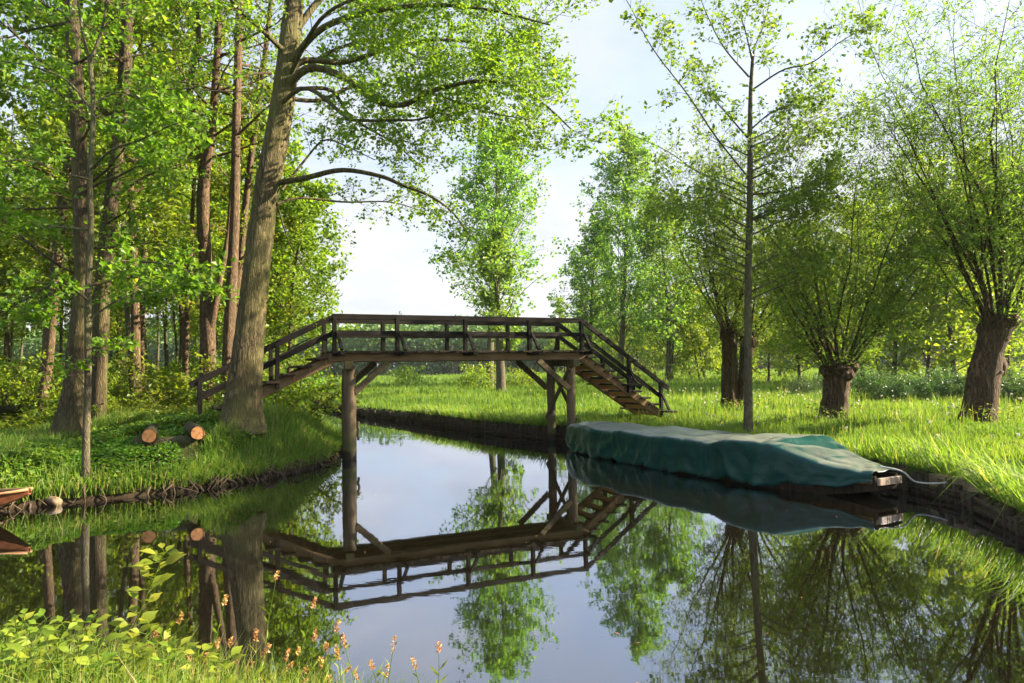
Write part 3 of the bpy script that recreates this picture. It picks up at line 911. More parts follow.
def hand_tree(name, label, pts, widths, Y, bark, leaf, seed, limbs=(), crown=None, flare=.5, leaf_size=.075, n=16, extend=5.0, aspect=.7, rough=.05):
    """trunk through picture points, limbs of their own, then shoots with leaves"""
    rng = np.random.default_rng(seed)
    root, base = tree_root(name, label, 'tree', pts[0][0], pts[0][1], Y)
    tp = pix(pts, Y)
    tp[0] = base + np.array((0, 0, -.12))
    wd = list(widths)
    if extend:
        d = nrm((tp[-1] - tp[-2])[None])[0]
        tp = np.vstack((tp, tp[-1] + d * extend + np.array((0, 0, .3))))
        wd.append(wd[-1] * .35)
    g = Geo()
    w_at = np.interp(np.linspace(0, 1, len(wd) * 6), np.linspace(0, 1, len(wd)), wd)
    T = trunk(g, rng, tp, list(w_at), Y, n, rough, flare, k=len(wd) * 6)
    if flare > .36:
        for k in range(6):                          # root flares running into the ground
            a = k * 1.05 + rng.uniform(-.3, .3); r0 = wd[0] * Y / F / 2
            d = np.array((math.cos(a), math.sin(a), 0))
            s0 = base + d * r0 * .55 + np.array((0, 0, r0 * 1.5)); s1 = base + d * r0 * 1.25 + np.array((0, 0, .08)); s2 = base + d * r0 * 2.2 + np.array((0, 0, -.15))
            g.tube(spline([s0, s1, s2], 7), np.linspace(r0 * .42, r0 * .2, 7), 8, rng=rng, rough=.05)
    for L in limbs:
        lp = pix(L['p'], Y)
        s = limb(g, rng, lp, L['r'][0], L['r'][1])
        if L.get('n', 0):
            twigs(g, rng, s, L['r'][1] * .8, L.get('len', 1.0), L['n'], L.get('lv', 1), leaf_size, L.get('leaf', 9), L.get('t0', .25), L.get('spread', .9), L.get('trop', .02), .18, .35, L.get('flat', .4))
    if crown:
        zlo = crown['z'][0]; zhi = crown['z'][1]
        zs = T[:, 2] - base[2]
        for i in range(crown['n']):
            zt = zlo + (zhi - zlo) * (i + rng.uniform(0, 1)) / crown['n']
            if zt > zs.max(): continue
            p = np.array([np.interp(zt, zs, T[:, c]) for c in range(3)])
            a = rng.uniform(*crown.get('az', (0, 2 * math.pi)))
            d = np.array((math.cos(a), math.sin(a), rng.uniform(*crown.get('rise', (.1, .5)))))
            ln = crown['len'] * rng.uniform(.6, 1.2)
            w = walk(rng, p, d, ln, 6, .14, crown.get('trop', .02))
            g.tube(w, np.linspace(crown['r'], .008, 7), 5)
            twigs(g, rng, w, .010, ln * .42, crown.get('tw', 7), 1, leaf_size, crown.get('leaf', 8), .2, .9, .01, .18, .35, crown.get('flat', .45))
    g.wood('trunk', M[bark], root, base)
    if g.lp:
        g.foliage('crown', M[leaf], root, rng, base, aspect)
    return root

# big leaning alder
alder_limbs = [
    dict(p=[(281, 92), (310, 68, -.3), (345, 78, -.6), (372, 98, -.8), (402, 105, -.9), (430, 92, -1.0), (470, 82, -1.1), (510, 84, -1.2), (545, 105, -1.3), (572, 130, -1.3)], r=(.085, .014), n=26, len=1.50, leaf=16),
    dict(p=[(277, 100), (300, 62, .4), (345, 62, .8), (400, 45, 1.2), (450, 40, 1.5), (505, 48, 1.6), (560, 62, 1.7)], r=(.08, .014), n=26, len=1.56, leaf=16),
    dict(p=[(285, 70), (320, 30, -.4), (370, 12, -.8), (430, 5, -1.0), (490, 10, -1.1), (550, 25, -1.1)], r=(.08, .014), n=26, len=1.56, leaf=16),
    dict(p=[(289, 40), (330, -10, .4), (390, -35, .9), (460, -40, 1.0), (520, -20, 1.1)], r=(.08, .014), n=21, len=1.68, leaf=16),
    dict(p=[(283, 90), (330, 90, 1.0), (352, 118, 1.4), (392, 142, 1.9), (420, 165, 2.3)], r=(.05, .012), n=14, len=1.20, leaf=12),
    dict(p=[(272, 112), (305, 88, -.5), (340, 112, -.8), (352, 120, -.9), (392, 120, -1.0), (425, 118, -1.1), (468, 98, -1.3)], r=(.05, .012), n=14, len=1.14, leaf=12),
    dict(p=[(276, 183), (305, 178, -.1), (342, 170, -.3), (380, 176, -.5), (402, 185, -.6), (430, 196, -.7), (452, 212, -.8), (470, 236, -.9)], r=(.065, .013), n=10, len=0.96, leaf=10, t0=.45),
    dict(p=[(277, 204), (300, 198, .4), (345, 202, .9), (390, 202, 1.3), (425, 212, 1.6)], r=(.032, .010), n=12, len=1.08, leaf=9, t0=.3),
    dict(p=[(276, 200), (290, 245, .3), (310, 275, .5), (330, 300, .8)], r=(.018, .007), n=9, len=0.84, leaf=6, t0=.3),
    dict(p=[(282, 190), (305, 160, .5), (325, 140, .8), (350, 148, 1.2), (375, 160, 1.5)], r=(.03, .010), n=10, len=0.96, leaf=9),
    dict(p=[(286, 85), (330, 52, 1.2), (380, 40, 2.0), (430, 62, 2.6), (480, 60, 3.0)], r=(.05, .012), n=18, len=1.5, leaf=14),
    dict(p=[(284, 98), (320, 100, .6), (360, 85, 1.2), (420, 90, 1.6), (480, 110, 1.9), (530, 120, 2.0)], r=(.05, .012), n=20, len=1.35, leaf=14),
    dict(p=[(287, 80), (320, 20, -1.0), (365, -5, -1.8), (420, -20, -2.3)], r=(.05, .012), n=14, len=1.4, leaf=14),
    dict(p=[(470, 236, -.9), (462, 250, -.9), (448, 262, -.8)], r=(.012, .006), n=6, len=.7, leaf=12),
    dict(p=[(288, 55), (262, 30, -.8), (238, 8, -1.5), (215, -20, -2.0)], r=(.06, .014), n=14, len=1.32, leaf=14),
]
hand_tree('alder_tree', 'thick leaning tree with furrowed bark and a low limb reaching over the bridge', [(240, 430), (242, 401), (249, 331), (257, 260), (266, 190), (280, 115), (290, 35), (297, -30)],
          [38, 34, 28, 25, 24, 23, 20.5, 18], 14.2, 'alder_bark', 'alder_leaf', 31, alder_limbs,
          crown=dict(n=12, z=(9.0, 14.5), len=3.2, r=.05, tw=8, leaf=7), flare=.35, leaf_size=.078, n=26, extend=6.5, aspect=.74)
# broad dark tree farther left, and its neighbour behind
hand_tree('forest_tree', 'broad dark trunk with a flaring foot behind the slim bank tree', [(68, 450), (74, 390), (78, 340), (83, 275), (79, 140), (73, 30), (71, -20)], [27.9, 19.4, 17.0, 15.5, 14.0, 13.1, 11.6], 14.2, 'forest_bark', 'maple_leaf', 32,
          crown=dict(n=30, z=(3.0, 12.0), len=2.6, r=.035, tw=7, leaf=7), flare=.8, leaf_size=.10, extend=5)
hand_tree('forest_tree', 'sunlit trunk leaning right behind the broad dark trunk, half veiled by leaves', [(97, 428), (101, 330), (107, 240), (117, 157), (124, 90), (127, 30), (129, -20)], [15.5, 14.7, 14.0, 13.1, 12.4, 11.6, 10.8], 16.0, 'forest_bark', 'maple_leaf', 33,
          crown=dict(n=23, z=(4.5, 13.0), len=2.6, r=.035, tw=7, leaf=7), flare=.3, leaf_size=.10, extend=5)
hand_tree('slim_tree', 'slim young tree rooted at the very edge of the wooded bank with big fresh leaves', [(86, 497), (86, 440), (88, 380), (88, 300), (91, 230), (90, 180), (93, 110), (90, 58)], [7.7, 6.9, 6.6, 6.2, 5.4, 5.0, 4.2, 3.9], 11.5, 'pale_bark', 'maple_leaf', 34,
          limbs=[dict(p=[(90, 62), (83, 35), (76, -10)], r=(.03, .012), n=5, len=.8, leaf=8), dict(p=[(91, 60), (103, 25), (108, -15)], r=(.03, .012), n=5, len=.8, leaf=8),
                 dict(p=[(103, 30), (118, 10), (140, 0)], r=(.014, .007), n=5, len=.7, leaf=8),
                 dict(p=[(91, 180), (60, 172, -.4), (25, 160, -.8), (-15, 165, -1.0)], r=(.022, .008), n=9, len=.75, leaf=11, flat=.75),
                 dict(p=[(88, 230), (45, 225, .2), (5, 215, .3)], r=(.022, .008), n=8, len=.7, leaf=11, flat=.75),
                 dict(p=[(88, 300), (60, 282, -.6), (25, 300, -.9), (-10, 318, -1.1)], r=(.02, .008), n=9, len=.7, leaf=11, flat=.75),
                 dict(p=[(90, 170), (112, 150, -.5), (140, 140, -.9), (165, 128, -1.2), (182, 122, -1.3)], r=(.022, .008), n=10, len=.7, leaf=11, flat=.75),
                 dict(p=[(89, 270), (118, 262, -.5), (150, 262, -.8), (180, 268, -1.0), (204, 282, -1.1)], r=(.02, .008), n=11, len=.62, leaf=11, flat=.75),
                 dict(p=[(89, 320), (118, 300, .3), (150, 290, .5), (185, 292, .6)], r=(.018, .007), n=9, len=.65, leaf=11, flat=.7),
                 dict(p=[(92, 110), (66, 80, .3), (30, 66, .5), (-8, 60, .6)], r=(.02, .008), n=9, len=.75, leaf=11, flat=.6),
                 dict(p=[(92, 105), (118, 92, .3), (142, 98, .5), (170, 82, .6)], r=(.02, .008), n=8, len=.7, leaf=11, flat=.6),
                 dict(p=[(87, 350), (104, 345, -.2), (122, 340, -.4)], r=(.012, .006), n=6, len=.4, leaf=7, flat=.6),
                 dict(p=[(87, 390), (76, 372, -.2), (64, 366, -.3)], r=(.010, .005), n=4, len=.35, leaf=6, flat=.6)],
          flare=.15, leaf_size=.105, n=12, extend=0, aspect=.72)
hand_tree('pine_tree', 'reddish sunlit trunk with a slight bend standing left of the broad dark trunk', [(39, 428), (43, 395), (48, 365), (53, 310), (57, 270), (66, 190), (75, 100), (80, 20)], [11.6, 10.1, 9.7, 8.9, 8.1, 6.2, 5.4, 4.7], 17.5, 'red_bark', 'forest_leaf', 35,
          crown=dict(n=17, z=(6.0, 14.0), len=2.2, r=.03, tw=7, leaf=7), flare=.3, leaf_size=.10, extend=5)
hand_tree('forked_tree', 'reddish forked tree left of the thick leaning tree, its lower trunk split in two', [(208, 402), (208, 340), (206, 270), (203, 205), (206, 165), (211, 140), (217, 60), (219, -10)], [17.8, 14.7, 12.4, 12.4, 10.8, 8.6, 6.9, 6.2], 19.0, 'red_bark', 'alder_leaf', 36,
          limbs=[dict(p=[(203, 172), (197, 140), (190, 95), (192, 70), (198, 40), (198, -20)], r=(.12, .06), n=5, len=1.4, leaf=7, t0=.6),
                 dict(p=[(209, 340), (216, 300, -.1), (222, 270, -.1), (228, 235, 0), (232, 180, .2)], r=(.11, .05), n=2, len=1.0, leaf=6, t0=.6)],
          crown=dict(n=20, z=(7.0, 15.0), len=2.9, r=.04, tw=7, leaf=7), flare=.3, leaf_size=.10, extend=5)
hand_tree('straight_tree', 'straight bare trunk between the forked tree and the thick leaning tree', [(226, 402), (229, 340), (232, 280), (235, 210), (236, 140), (238, 60), (240, -10)], [12.4, 11.6, 10.8, 9.3, 8.6, 7.7, 6.9], 18.3, 'red_bark', 'alder_leaf', 37,
          crown=dict(n=20, z=(7.5, 15.0), len=2.8, r=.04, tw=7, leaf=7), flare=.3, leaf_size=.10, extend=5)
hand_tree('slender_tree', 'slender trunk tilting right close behind the thick leaning tree', [(224, 398), (234, 320), (243, 230), (252, 150), (262, 80), (270, 10)], [8.6, 7.7, 6.9, 6.2, 5.4, 4.7], 20.5, 'red_bark', 'alder_leaf', 38,
          crown=dict(n=15, z=(8.0, 15.0), len=2.4, r=.03, tw=7, leaf=6), flare=.2, leaf_size=.10, extend=4)

# ------------------------------------------------------------------ the wood on the left: kinds of trees copied about
def proto_tree(name, seed, H, r0, zc, nb, blen, leaf, lsz, tw=7, nl=8, rise=(.15, .6), taper=.6, trop=.02, bark='forest_bark', lean=.04, aspect=.7, low=False, top=.97):
    rng = np.random.default_rng(seed)
    root = thing(name, None, None)
    g = Geo()
    T = walk(rng, (0, 0, -.15), (rng.normal(0, lean), rng.normal(0, lean), 1), H, 12, .035, .01)
    g.tube(T, np.linspace(r0, r0 * .12, 13) * (1 + .5 * np.exp(-np.arange(13) * 2.0)), 10, rng=rng, rough=.05)
    for i in range(nb):
        f = (i + rng.uniform(0, 1)) / nb
        z = zc + (H * top - zc) * f
        p, _ = along(T, min(.999, z / H))
        a = i * 2.4 + rng.uniform(-.4, .4)
        d = np.array((math.cos(a), math.sin(a), rng.uniform(*rise)))
        ln = blen * (1 - taper * f) * rng.uniform(.7, 1.2)
        w = walk(rng, p, d, ln, 6, .12, trop)
        g.tube(w, np.linspace(max(.012, r0 * .28 * (1 - .7 * f)), .006, 7), 5)
        twigs(g, rng, w, .010, ln * .42, tw, 1, lsz, nl, .15, .95, .01, .18, .4, .35)
    g.wood('trunk', M[bark], root)
    g.foliage('crown', M[leaf], root, rng, aspect=aspect)
    return root

def place_copies(protos, spots, labels, cat, group, names=None):
    used = set(); out = []
    for i, (x, y, k, s) in enumerate(spots):
        pr = protos[k]
        if k in used: r = copy_tree(pr)
        else: r = pr; used.add(k)
        r.location = (x, y, h1(x, y) - .03)
        r.scale = (s, s, s * (1 + .08 * math.sin(i * 7.7)))
        r.rotation_euler = (0, 0, (i * 2.39996) % 6.283)
        lab = labels[i] if isinstance(labels, list) else labels
        tag(r, lab, cat, group)
        out.append(r)
    return out

fp = [proto_tree('wood_tree', 41, 15, .11, 4.0, 28, 3.0, 'forest_leaf', .18, tw=7, nl=7),
      proto_tree('wood_tree', 42, 17, .13, 5.5, 28, 2.8, 'forest_leaf', .18, tw=7, nl=7, bark='red_bark'),
      proto_tree('wood_tree', 43, 13, .08, 2.6, 26, 2.5, 'forest_leaf', .17, tw=7, nl=7),
      proto_tree('wood_tree', 44, 16, .10, 7.0, 22, 2.6, 'forest_leaf', .18, tw=7, nl=6, bark='pale_bark')]
rw = np.random.default_rng(77)
spots = []
tries = 0
while len(spots) < 84 and tries < 6000:
    tries += 1
    y = 17 + 45 * rw.uniform() ** 1.25
    x = -rw.uniform(.25 * y, .86 * y + 3)
    sd, k = sdist([x], [y])
    if k[0] != 2 or sd[0] < 2.2: continue
    if min([9] + [math.hypot(x - a, y - b) for a, b, *_ in spots]) < 1.9: continue
    if y < 21 and x > -9: continue
    spots.append((x, y, int(rw.choice((0, 1, 2, 3, 3))), rw.uniform(.8, 1.12)))
place_copies(fp, spots, 'thin tree with yellow green spring leaves deep in the wood on the left', 'tree', 'thin trees of the wood on the left')

sp = []
def proto_shrub(name, seed, H, R, leaf, lsz, stems=9, tw=7, nl=9, bark='forest_bark', aspect=.7):
    rng = np.random.default_rng(seed)
    root = thing(name, None, None); g = Geo()
    for i in range(stems):
        a = i * 2.4 + rng.uniform(-.5, .5)
        p = np.array((math.cos(a) * .12 * R, math.sin(a) * .12 * R, -.05))
        el = rng.uniform(.5, 2.2)
        w = walk(rng, p, (math.cos(a), math.sin(a), el), H * rng.uniform(.65, 1.1), 6, .13, .02)
        g.tube(w, np.linspace(.018, .006, 7), 4)
        twigs(g, rng, w, .007, R * .5, tw, 1, lsz, nl, .1, 1.0, .0, .2, .3, .2)
    g.wood('stems', M[bark], root)
    g.foliage('foliage', M[leaf], root, rng, aspect=aspect)
    return root
shp = [proto_shrub('undergrowth_shrub', 51, 1.9, 1.5, 'forest_leaf', .10), proto_shrub('undergrowth_shrub', 52, 1.3, 1.2, 'forest_leaf', .09), proto_shrub('undergrowth_shrub', 53, 2.6, 1.6, 'maple_leaf', .11)]
spots = []; tries = 0
while len(spots) < 105 and tries < 9000:
    tries += 1
    y = 16.5 + 24 * rw.uniform() ** 1.3
    x = -rw.uniform(.24 * y, .85 * y + 2)
    sd, k = sdist([x], [y])
    if k[0] != 2 or sd[0] < 1.2: continue
    if y < 18.0 and x > -8.5: continue
    if min([9] + [math.hypot(x - a, y - b) for a, b, *_ in spots]) < 1.2: continue
    spots.append((x, y, int(rw.integers(0, 3)), rw.uniform(.75, 1.25)))
place_copies(shp, spots, 'sunlit yellow green shrub of the undergrowth among the trees on the left', 'shrub', 'shrubs of the undergrowth on the left')

# ------------------------------------------------------------------ right bank: pollard willows
def willow(label, tp, widths, Y, heads, seed, H, lean_out, nshoot, nl_=12.0, depth_shift=0.0, second=None, burl=None):
    rng = np.random.default_rng(seed)
    root, base = tree_root('pollard_willow', label, 'tree', tp[0][0], tp[0][1], Y)
    g = Geo()
    stems = [(tp, widths)] + ([second] if second else [])
    tops = []
    for pts, wd in stems:
        s = pix(pts, Y)
        if pts is tp: s[0] = base + np.array((0, 0, -.12))
        T = trunk(g, rng, s, [q * .88 for q in wd], Y, 22, .09, .12, k=18)
        tops.append((T[-1], wd[-1] * Y / F / 2))
    for c, r in tops:                               # knobbly pollard head
        for k in range(11):
            a = k * 2.4
            q = c + np.array((math.cos(a) * r * .75, math.sin(a) * r * .75, rng.uniform(-.14, .12)))
            g.tube([q + np.array((0, 0, -.14)) - (q - c) * .3, q, q + np.array((0, 0, .10)) + (q - c) * .12], (r * .34, r * .42, r * .2), 8, cap=True, rng=rng, rough=.1)
        g.tube([c + np.array((0, 0, -.05)), c + np.array((0, 0, .12))], (r * 1.0, r * .7), 14, cap=True, rng=rng, rough=.08)
    if burl:
        for bxp in burl:
            q = P(bxp[0], bxp[1], Y - .1)
            g.tube([q + np.array((0, 0, -.22)), q, q + np.array((0, 0, .2))], (.06, bxp[2], .08), 10, cap=True, rng=rng, rough=.12)
    for i in range(nshoot):
        c, r = tops[i % len(tops)]
        a = i * 2.39996 + rng.uniform(-.3, .3)
        f = math.sqrt((i + .5) / nshoot)
        out_ = lean_out * f
        q = c + np.array((math.cos(a) * r * .8 * f, math.sin(a) * r * .8 * f, rng.uniform(0, .12)))
        d = np.array((math.cos(a) * out_, math.sin(a) * out_, 1.0))
        ln = H * (1 - .36 * f) * rng.uniform(.6, 1.15)
        w = walk(rng, q, d, ln, 10, .10, .018)
        g.tube(w, np.linspace(rng.uniform(.016, .052), .005, 11), 5)
        twigs(g, rng, w, .011, ln * .28, 16, 1, .105, nl_, .14, .9, .01, .14, .25, .0)
    for c, r in tops:                               # short leafy sprouts from the head
        for k in range(16):
            a = k * 2.4 + rng.uniform(-.3, .3)
            q = c + np.array((math.cos(a) * r * .9, math.sin(a) * r * .9, rng.uniform(-.12, .1)))
            w = walk(rng, q, (math.cos(a), math.sin(a), rng.uniform(.3, 1.6)), rng.uniform(.5, 1.5), 6, .12, .03)
            g.tube(w, np.linspace(.010, .003, 7), 4)
            twigs(g, rng, w, .004, .28, 8, 0, .095, 8, .1, .9, .0, .15, .2, .0)
    g.wood('trunk', M['willow_bark'], root, base)
    g.foliage('crown', M['willow_leaf'], root, rng, base, aspect=.30, up=.25, jit=.6, long=True)
    return root
willow('twin stemmed pollard willow behind the slim upright tree', [(732, 418), (729, 395), (729, 360), (729, 332)], [22, 17, 15, 17], 21.4, 2, 61, 7.4, .95, 22, 9.5,
       second=([(738, 416), (741, 395), (745, 370), (748, 342)], [18, 13, 12, 15]))
willow('squat pollard willow with the widest stump, between the slim tree and the rightmost willow', [(834, 424), (835, 405), (837, 385), (838, 368)], [33, 28, 27, 33], 17.3, 1, 62, 6.4, .95, 20, 8.0)
willow('tall leaning pollard willow nearest the canal with a swollen stem', [(977, 430), (980, 405), (984, 375), (990, 348), (998, 322)], [36, 33, 31, 27, 34], 15.9, 1, 63, 9.0, .66, 26,
       burl=[(996, 372, .17), (1001, 366, .12)])

# slim airy tree between the willows
def airy_tree():
    rng = np.random.default_rng(71); Y = 15.8
    root, base = tree_root('airy_tree', 'slim upright tree with sparse airy branches behind the middle of the covered punt', 'tree', 748, 432, Y)
    g = Geo()
    tp = pix([(748, 432), (748, 380), (748, 300), (749, 240), (750, 180), (750, 120), (751, 84), (753, 53)], Y)
    tp[0] = base + np.array((0, 0, -.1))
    s = trunk(g, rng, tp, [9.5, 8, 7.2, 6.6, 6, 4.8, 4, 3], Y, 12, .04, .15, k=30)
    L = [([(748, 177), (716, 137, -.5), (688, 95, -1.0), (653, 49, -1.5), (632, 10, -1.8), (618, -15, -2)], 10, 5),
         ([(747, 137), (719, 105, .6), (695, 81, 1.0), (682, 53, 1.3)], 7, 6),
         ([(749, 77), (723, 46, .3), (705, 10, .6), (695, -20, .8)], 7, 6),
         ([(752, 84), (753, 53), (765, 21), (772, -15)], 6, 7),
         ([(752, 60, 0), (745, 30, -.4), (735, 0, -.6)], 5, 6),
         ([(752, 90), (783, 70, -.5), (811, 63, -.9), (840, 42, -1.2), (866, 28, -1.5)], 9, 6),
         ([(750, 195), (698, 172, .8), (667, 151, 1.2), (621, 130, 1.6)], 7, 5),
         ([(750, 195), (797, 188, -.6), (830, 170, -1.0)], 9, 9),
         ([(750, 221), (790, 205, .6), (830, 193, 1.0)], 9, 9),
         ([(750, 160), (785, 130, .5), (818, 118, .8), (842, 104, 1.0)], 9, 8),
         ([(749, 245), (715, 218, .4), (680, 205, .8), (655, 208, 1.0)], 9, 8),
         ([(749, 270), (785, 252, -.4), (815, 250, -.7)], 7, 7),
         ([(749, 210), (720, 195, -.5), (695, 198, -.8), (670, 190, -1.0)], 8, 7),
         ([(750, 130), (772, 112, -.3), (790, 108, -.5)], 5, 8)]
    for zt in np.arange(140, 305, 8):                 # short shoots up the middle of the stem
        sg = rng.choice((-1, 1)); ex = rng.uniform(28, 70) * (1.15 if zt > 200 else .8)
        L.append(([(749, zt), (749 + sg * ex * .5, zt - ex * .22, rng.uniform(-.7, .7)), (749 + sg * ex, zt - ex * rng.uniform(.2, .5), rng.uniform(-1.2, 1.2))], 4, 4.0))
    for pts, n, lf in L:
        q = limb(g, rng, pix(pts, Y), .022, .006, 6)
        twigs(g, rng, q, .008, .95, int(n * 1.7), 1, .092, lf * 1.15, .12, .8, .02, .2, .3, .2)
    g.wood('trunk', M['pale_bark'], root, base)
    g.foliage('crown', M['poplar_leaf'], root, rng, base, aspect=.75)
airy_tree()

# ------------------------------------------------------------------ meadow trees beyond the bridge
def poplar(label, px, py, Y, seed, H, wid, zc, nb, tilt=0.0, r0=.22, lsz=.25, nl=6, rise=(.9, 1.6)):
    rng = np.random.default_rng(seed)
    b = G(px, py, .62); b = P(px, py, Y); z = h1(b[0], b[1])
    root = thing('poplar_tree', label, 'tree', (float(b[0]), float(b[1]), z))
    g = Geo()
    T = walk(rng, (0, 0, -.2), (tilt, 0, 1), H, 14, .02, .0)
    g.tube(T, np.linspace(r0, .03, 15), 10, rng=rng, rough=.04)
    for i in range(nb):
        f = (i + rng.uniform(0, 1)) / nb
        zf = zc + (.985 - zc) * f
        p, _ = along(T, zf)
        a = i * 2.4 + rng.uniform(-.4, .4)
        d = np.array((math.cos(a), math.sin(a), rng.uniform(*rise)))
        prof = np.interp(f, [0, .15, .5, .8, 1], [.75, 1.0, .85, .55, .22])
        ln = wid * prof * rng.uniform(.75, 1.2)
        w = walk(rng, p, d, ln, 6, .09, .02)
        g.tube(w, np.linspace(.05 * (1 - .6 * f), .01, 7), 4)
        twigs(g, rng, w, .014, ln * .36, 7, 1, lsz, nl * 1.2, .12, .9, .03, .16, .35, .0)
    g.wood('trunk', M['pale_bark'], root)
    g.foliage('crown', M['poplar_leaf'], root, rng, aspect=.75)
    return root
poplar('tall poplar in the meadow seen above the middle of the bridge', 490, 391, 48, 81, 17.8, 6.0, .24, 54, 0, .30, .22, 8)
poplar('short leaf clad poplar trunk standing right of the tall meadow poplar', 501, 397, 40, 82, 9.5, 2.4, .22, 20, -.02, .30, .22, 5)
poplar('tilted slender poplar with pale leaves above the right bridge stairs', 620, 378, 62, 83, 21.8, 6.5, .12, 60, .085, .30, .25, 8, (1.1, 2.0))
poplar('slim poplar left of the tilted one, lower and looser', 588, 378, 66, 84, 15.0, 4.6, .12, 40, .06, .24, .25, 7, (1.1, 2.0))
poplar('bushy poplar at the right shoulder of the tilted poplar', 668, 378, 58, 85, 15.0, 6.0, .10, 42, .02, .26, .25, 8)

# hedge trees behind the willows
hp = [proto_tree('hedge_tree', 91, 11, .13, .8, 30, 3.4, 'forest_leaf', .24, tw=7, nl=7, rise=(.1, .7), taper=.55),
      proto_tree('hedge_tree', 92, 8.5, .10, .5, 28, 3.0, 'forest_leaf', .22, tw=7, nl=7, rise=(.1, .7), taper=.5),
      proto_tree('hedge_tree', 93, 13, .15, 1.2, 30, 3.2, 'forest_leaf', .24, tw=7, nl=7, rise=(.3, .9), taper=.6)]
spots = []
for px, Y, k, s in ((640, 74, 1, 1.1), (672, 66, 0, .95), (705, 70, 1, 1.15), (738, 62, 0, 1.0), (768, 52, 1, .9), (800, 46, 0, .9), (832, 44, 1, .95), (862, 40, 0, 1.0), (893, 38, 2, .85), (925, 36, 1, 1.1),
                    (955, 35, 0, 1.0), (985, 40, 1, 1.1), (880, 52, 2, 1.1), (945, 50, 2, 1.1), (1010, 46, 2, 1.1), (780, 66, 2, 1.0), (820, 60, 2, 1.0)):
    b = P(px, 375, Y); spots.append((float(b[0]), float(b[1]), k, s))
for px, Y, k, s_ in ((566, 92, 2, .9), (590, 86, 0, 1.0), (612, 80, 2, .85), (655, 84, 2, 1.0), (690, 88, 0, 1.1), (725, 84, 2, 1.0), (700, 58, 1, .9)):
    b = P(px, 375, Y); spots.append((float(b[0]), float(b[1]), k, s_))
place_copies(hp, spots, 'yellow green hedge tree behind the row of pollard willows', 'tree', 'hedge trees behind the willows')

bs_ = [proto_shrub('dark_bush', 95, 1.5, 2.0, 'bush_leaf', .10, 12, 8, 9), proto_shrub('dark_bush', 96, 1.2, 2.2, 'bush_leaf', .09, 12, 8, 9)]
spots = []
for px, Y, k, s in ((800, 30, 1, .9), (828, 31, 0, 1.0), (868, 25, 0, 1.15), (893, 26, 1, 1.2), (915, 24.5, 0, 1.1), (940, 25, 1, 1.2), (968, 24, 0, 1.1), (1005, 23, 1, 1.2), (1040, 22, 0, 1.2)):
    b = P(px, 390, Y); spots.append((float(b[0]), float(b[1]), k, s))
spots = [(a_, b_, k_, s_ * .62) for a_, b_, k_, s_ in spots]
place_copies(bs_, spots, 'low dark green bramble bush in the grass behind the pollard willows', 'bush', 'bramble bushes behind the willows')

lb_ = [proto_shrub('meadow_bush', 97, 2.2, 1.7, 'forest_leaf', .17, 10, 6, 8)]
spots = []
labs = ['round yellow green bush alone in the meadow, seen under the bridge near its left pile', 'leafy bush at the foot of the tall meadow poplar', 'small bush at the right of the short poplar trunk', 'yellow bush below the tilted poplar behind the stairs']
for px, Y, s in ((407, 62, 1.0), (478, 46, .9), (523, 50, .8), (600, 60, 1.3)):
    b = P(px, 380, Y); spots.append((float(b[0]), float(b[1]), 0, s))
place_copies(lb_, spots, labs, 'bush', 'bushes in the meadow')

# trees lining the left bank beyond the bridge
lp_ = [proto_tree('canal_tree', 98, 12, .14, 3.4, 34, 3.2, 'alder_leaf', .20, tw=7, nl=8, rise=(.1, .6))]
spots = [(-7.0, 22.0, 0, .66), (-8.4, 25.2, 0, .85), (-9.6, 27, 0, .62), (-11.6, 32, 0, .95), (-14.5, 38, 0, 1.0), (-17, 43, 0, 1.0), (-13.2, 34.5, 0, .8), (-20, 49, 0, 1.05), (-8.2, 23.5, 0, .45), (-24.5, 57, 0, 1.1)]
labs = 'leafy tree at the wood edge along the canal, seen past the left bridge stairs'
place_copies(lp_, spots, labs, 'tree', 'trees lining the canal beyond the bridge')

# ------------------------------------------------------------------ far wood: one mass
rf = np.random.default_rng(101)
N = 150000
fx = rf.uniform(-190, 210, N); dep = rf.uniform(0, 1, N)
fy = 165 + dep * 40 + .04 * np.abs(fx)
top_ = 12.0 + 2.2 * wob(fx, 0 * fx, .11, 1) + 2.0 * wob(fx, fy, .33, 3) + 1.2 * wob(fx, fy, .9, 5) + 3.5 * dep
fz = top_ * rf.uniform(0, 1, N) ** .75 + .5
me = leaf_mesh('far_wood', np.column_stack((fx, fy, fz)), rf.normal(0, 1, (N, 3)), np.full(N, 1.1), rf, .8, .4, .9)
fw = link('far_wood', me, M['far_leaf'])
tag(fw, 'far off dark wood closing the meadow', kind='stuff')
g = Geo()
for i in range(420):
    x = rf.uniform(-180, 200); y = 163 + rf.uniform(0, 25) + .04 * abs(x)
    g.tube([(x, y, 0), (x + rf.normal(0, .3), y, 8)], (.18, .08), 5)
tag(g.wood('far_wood_trunks', M['pale_bark'], None), 'pale trunks along the edge of the far wood', kind='stuff')

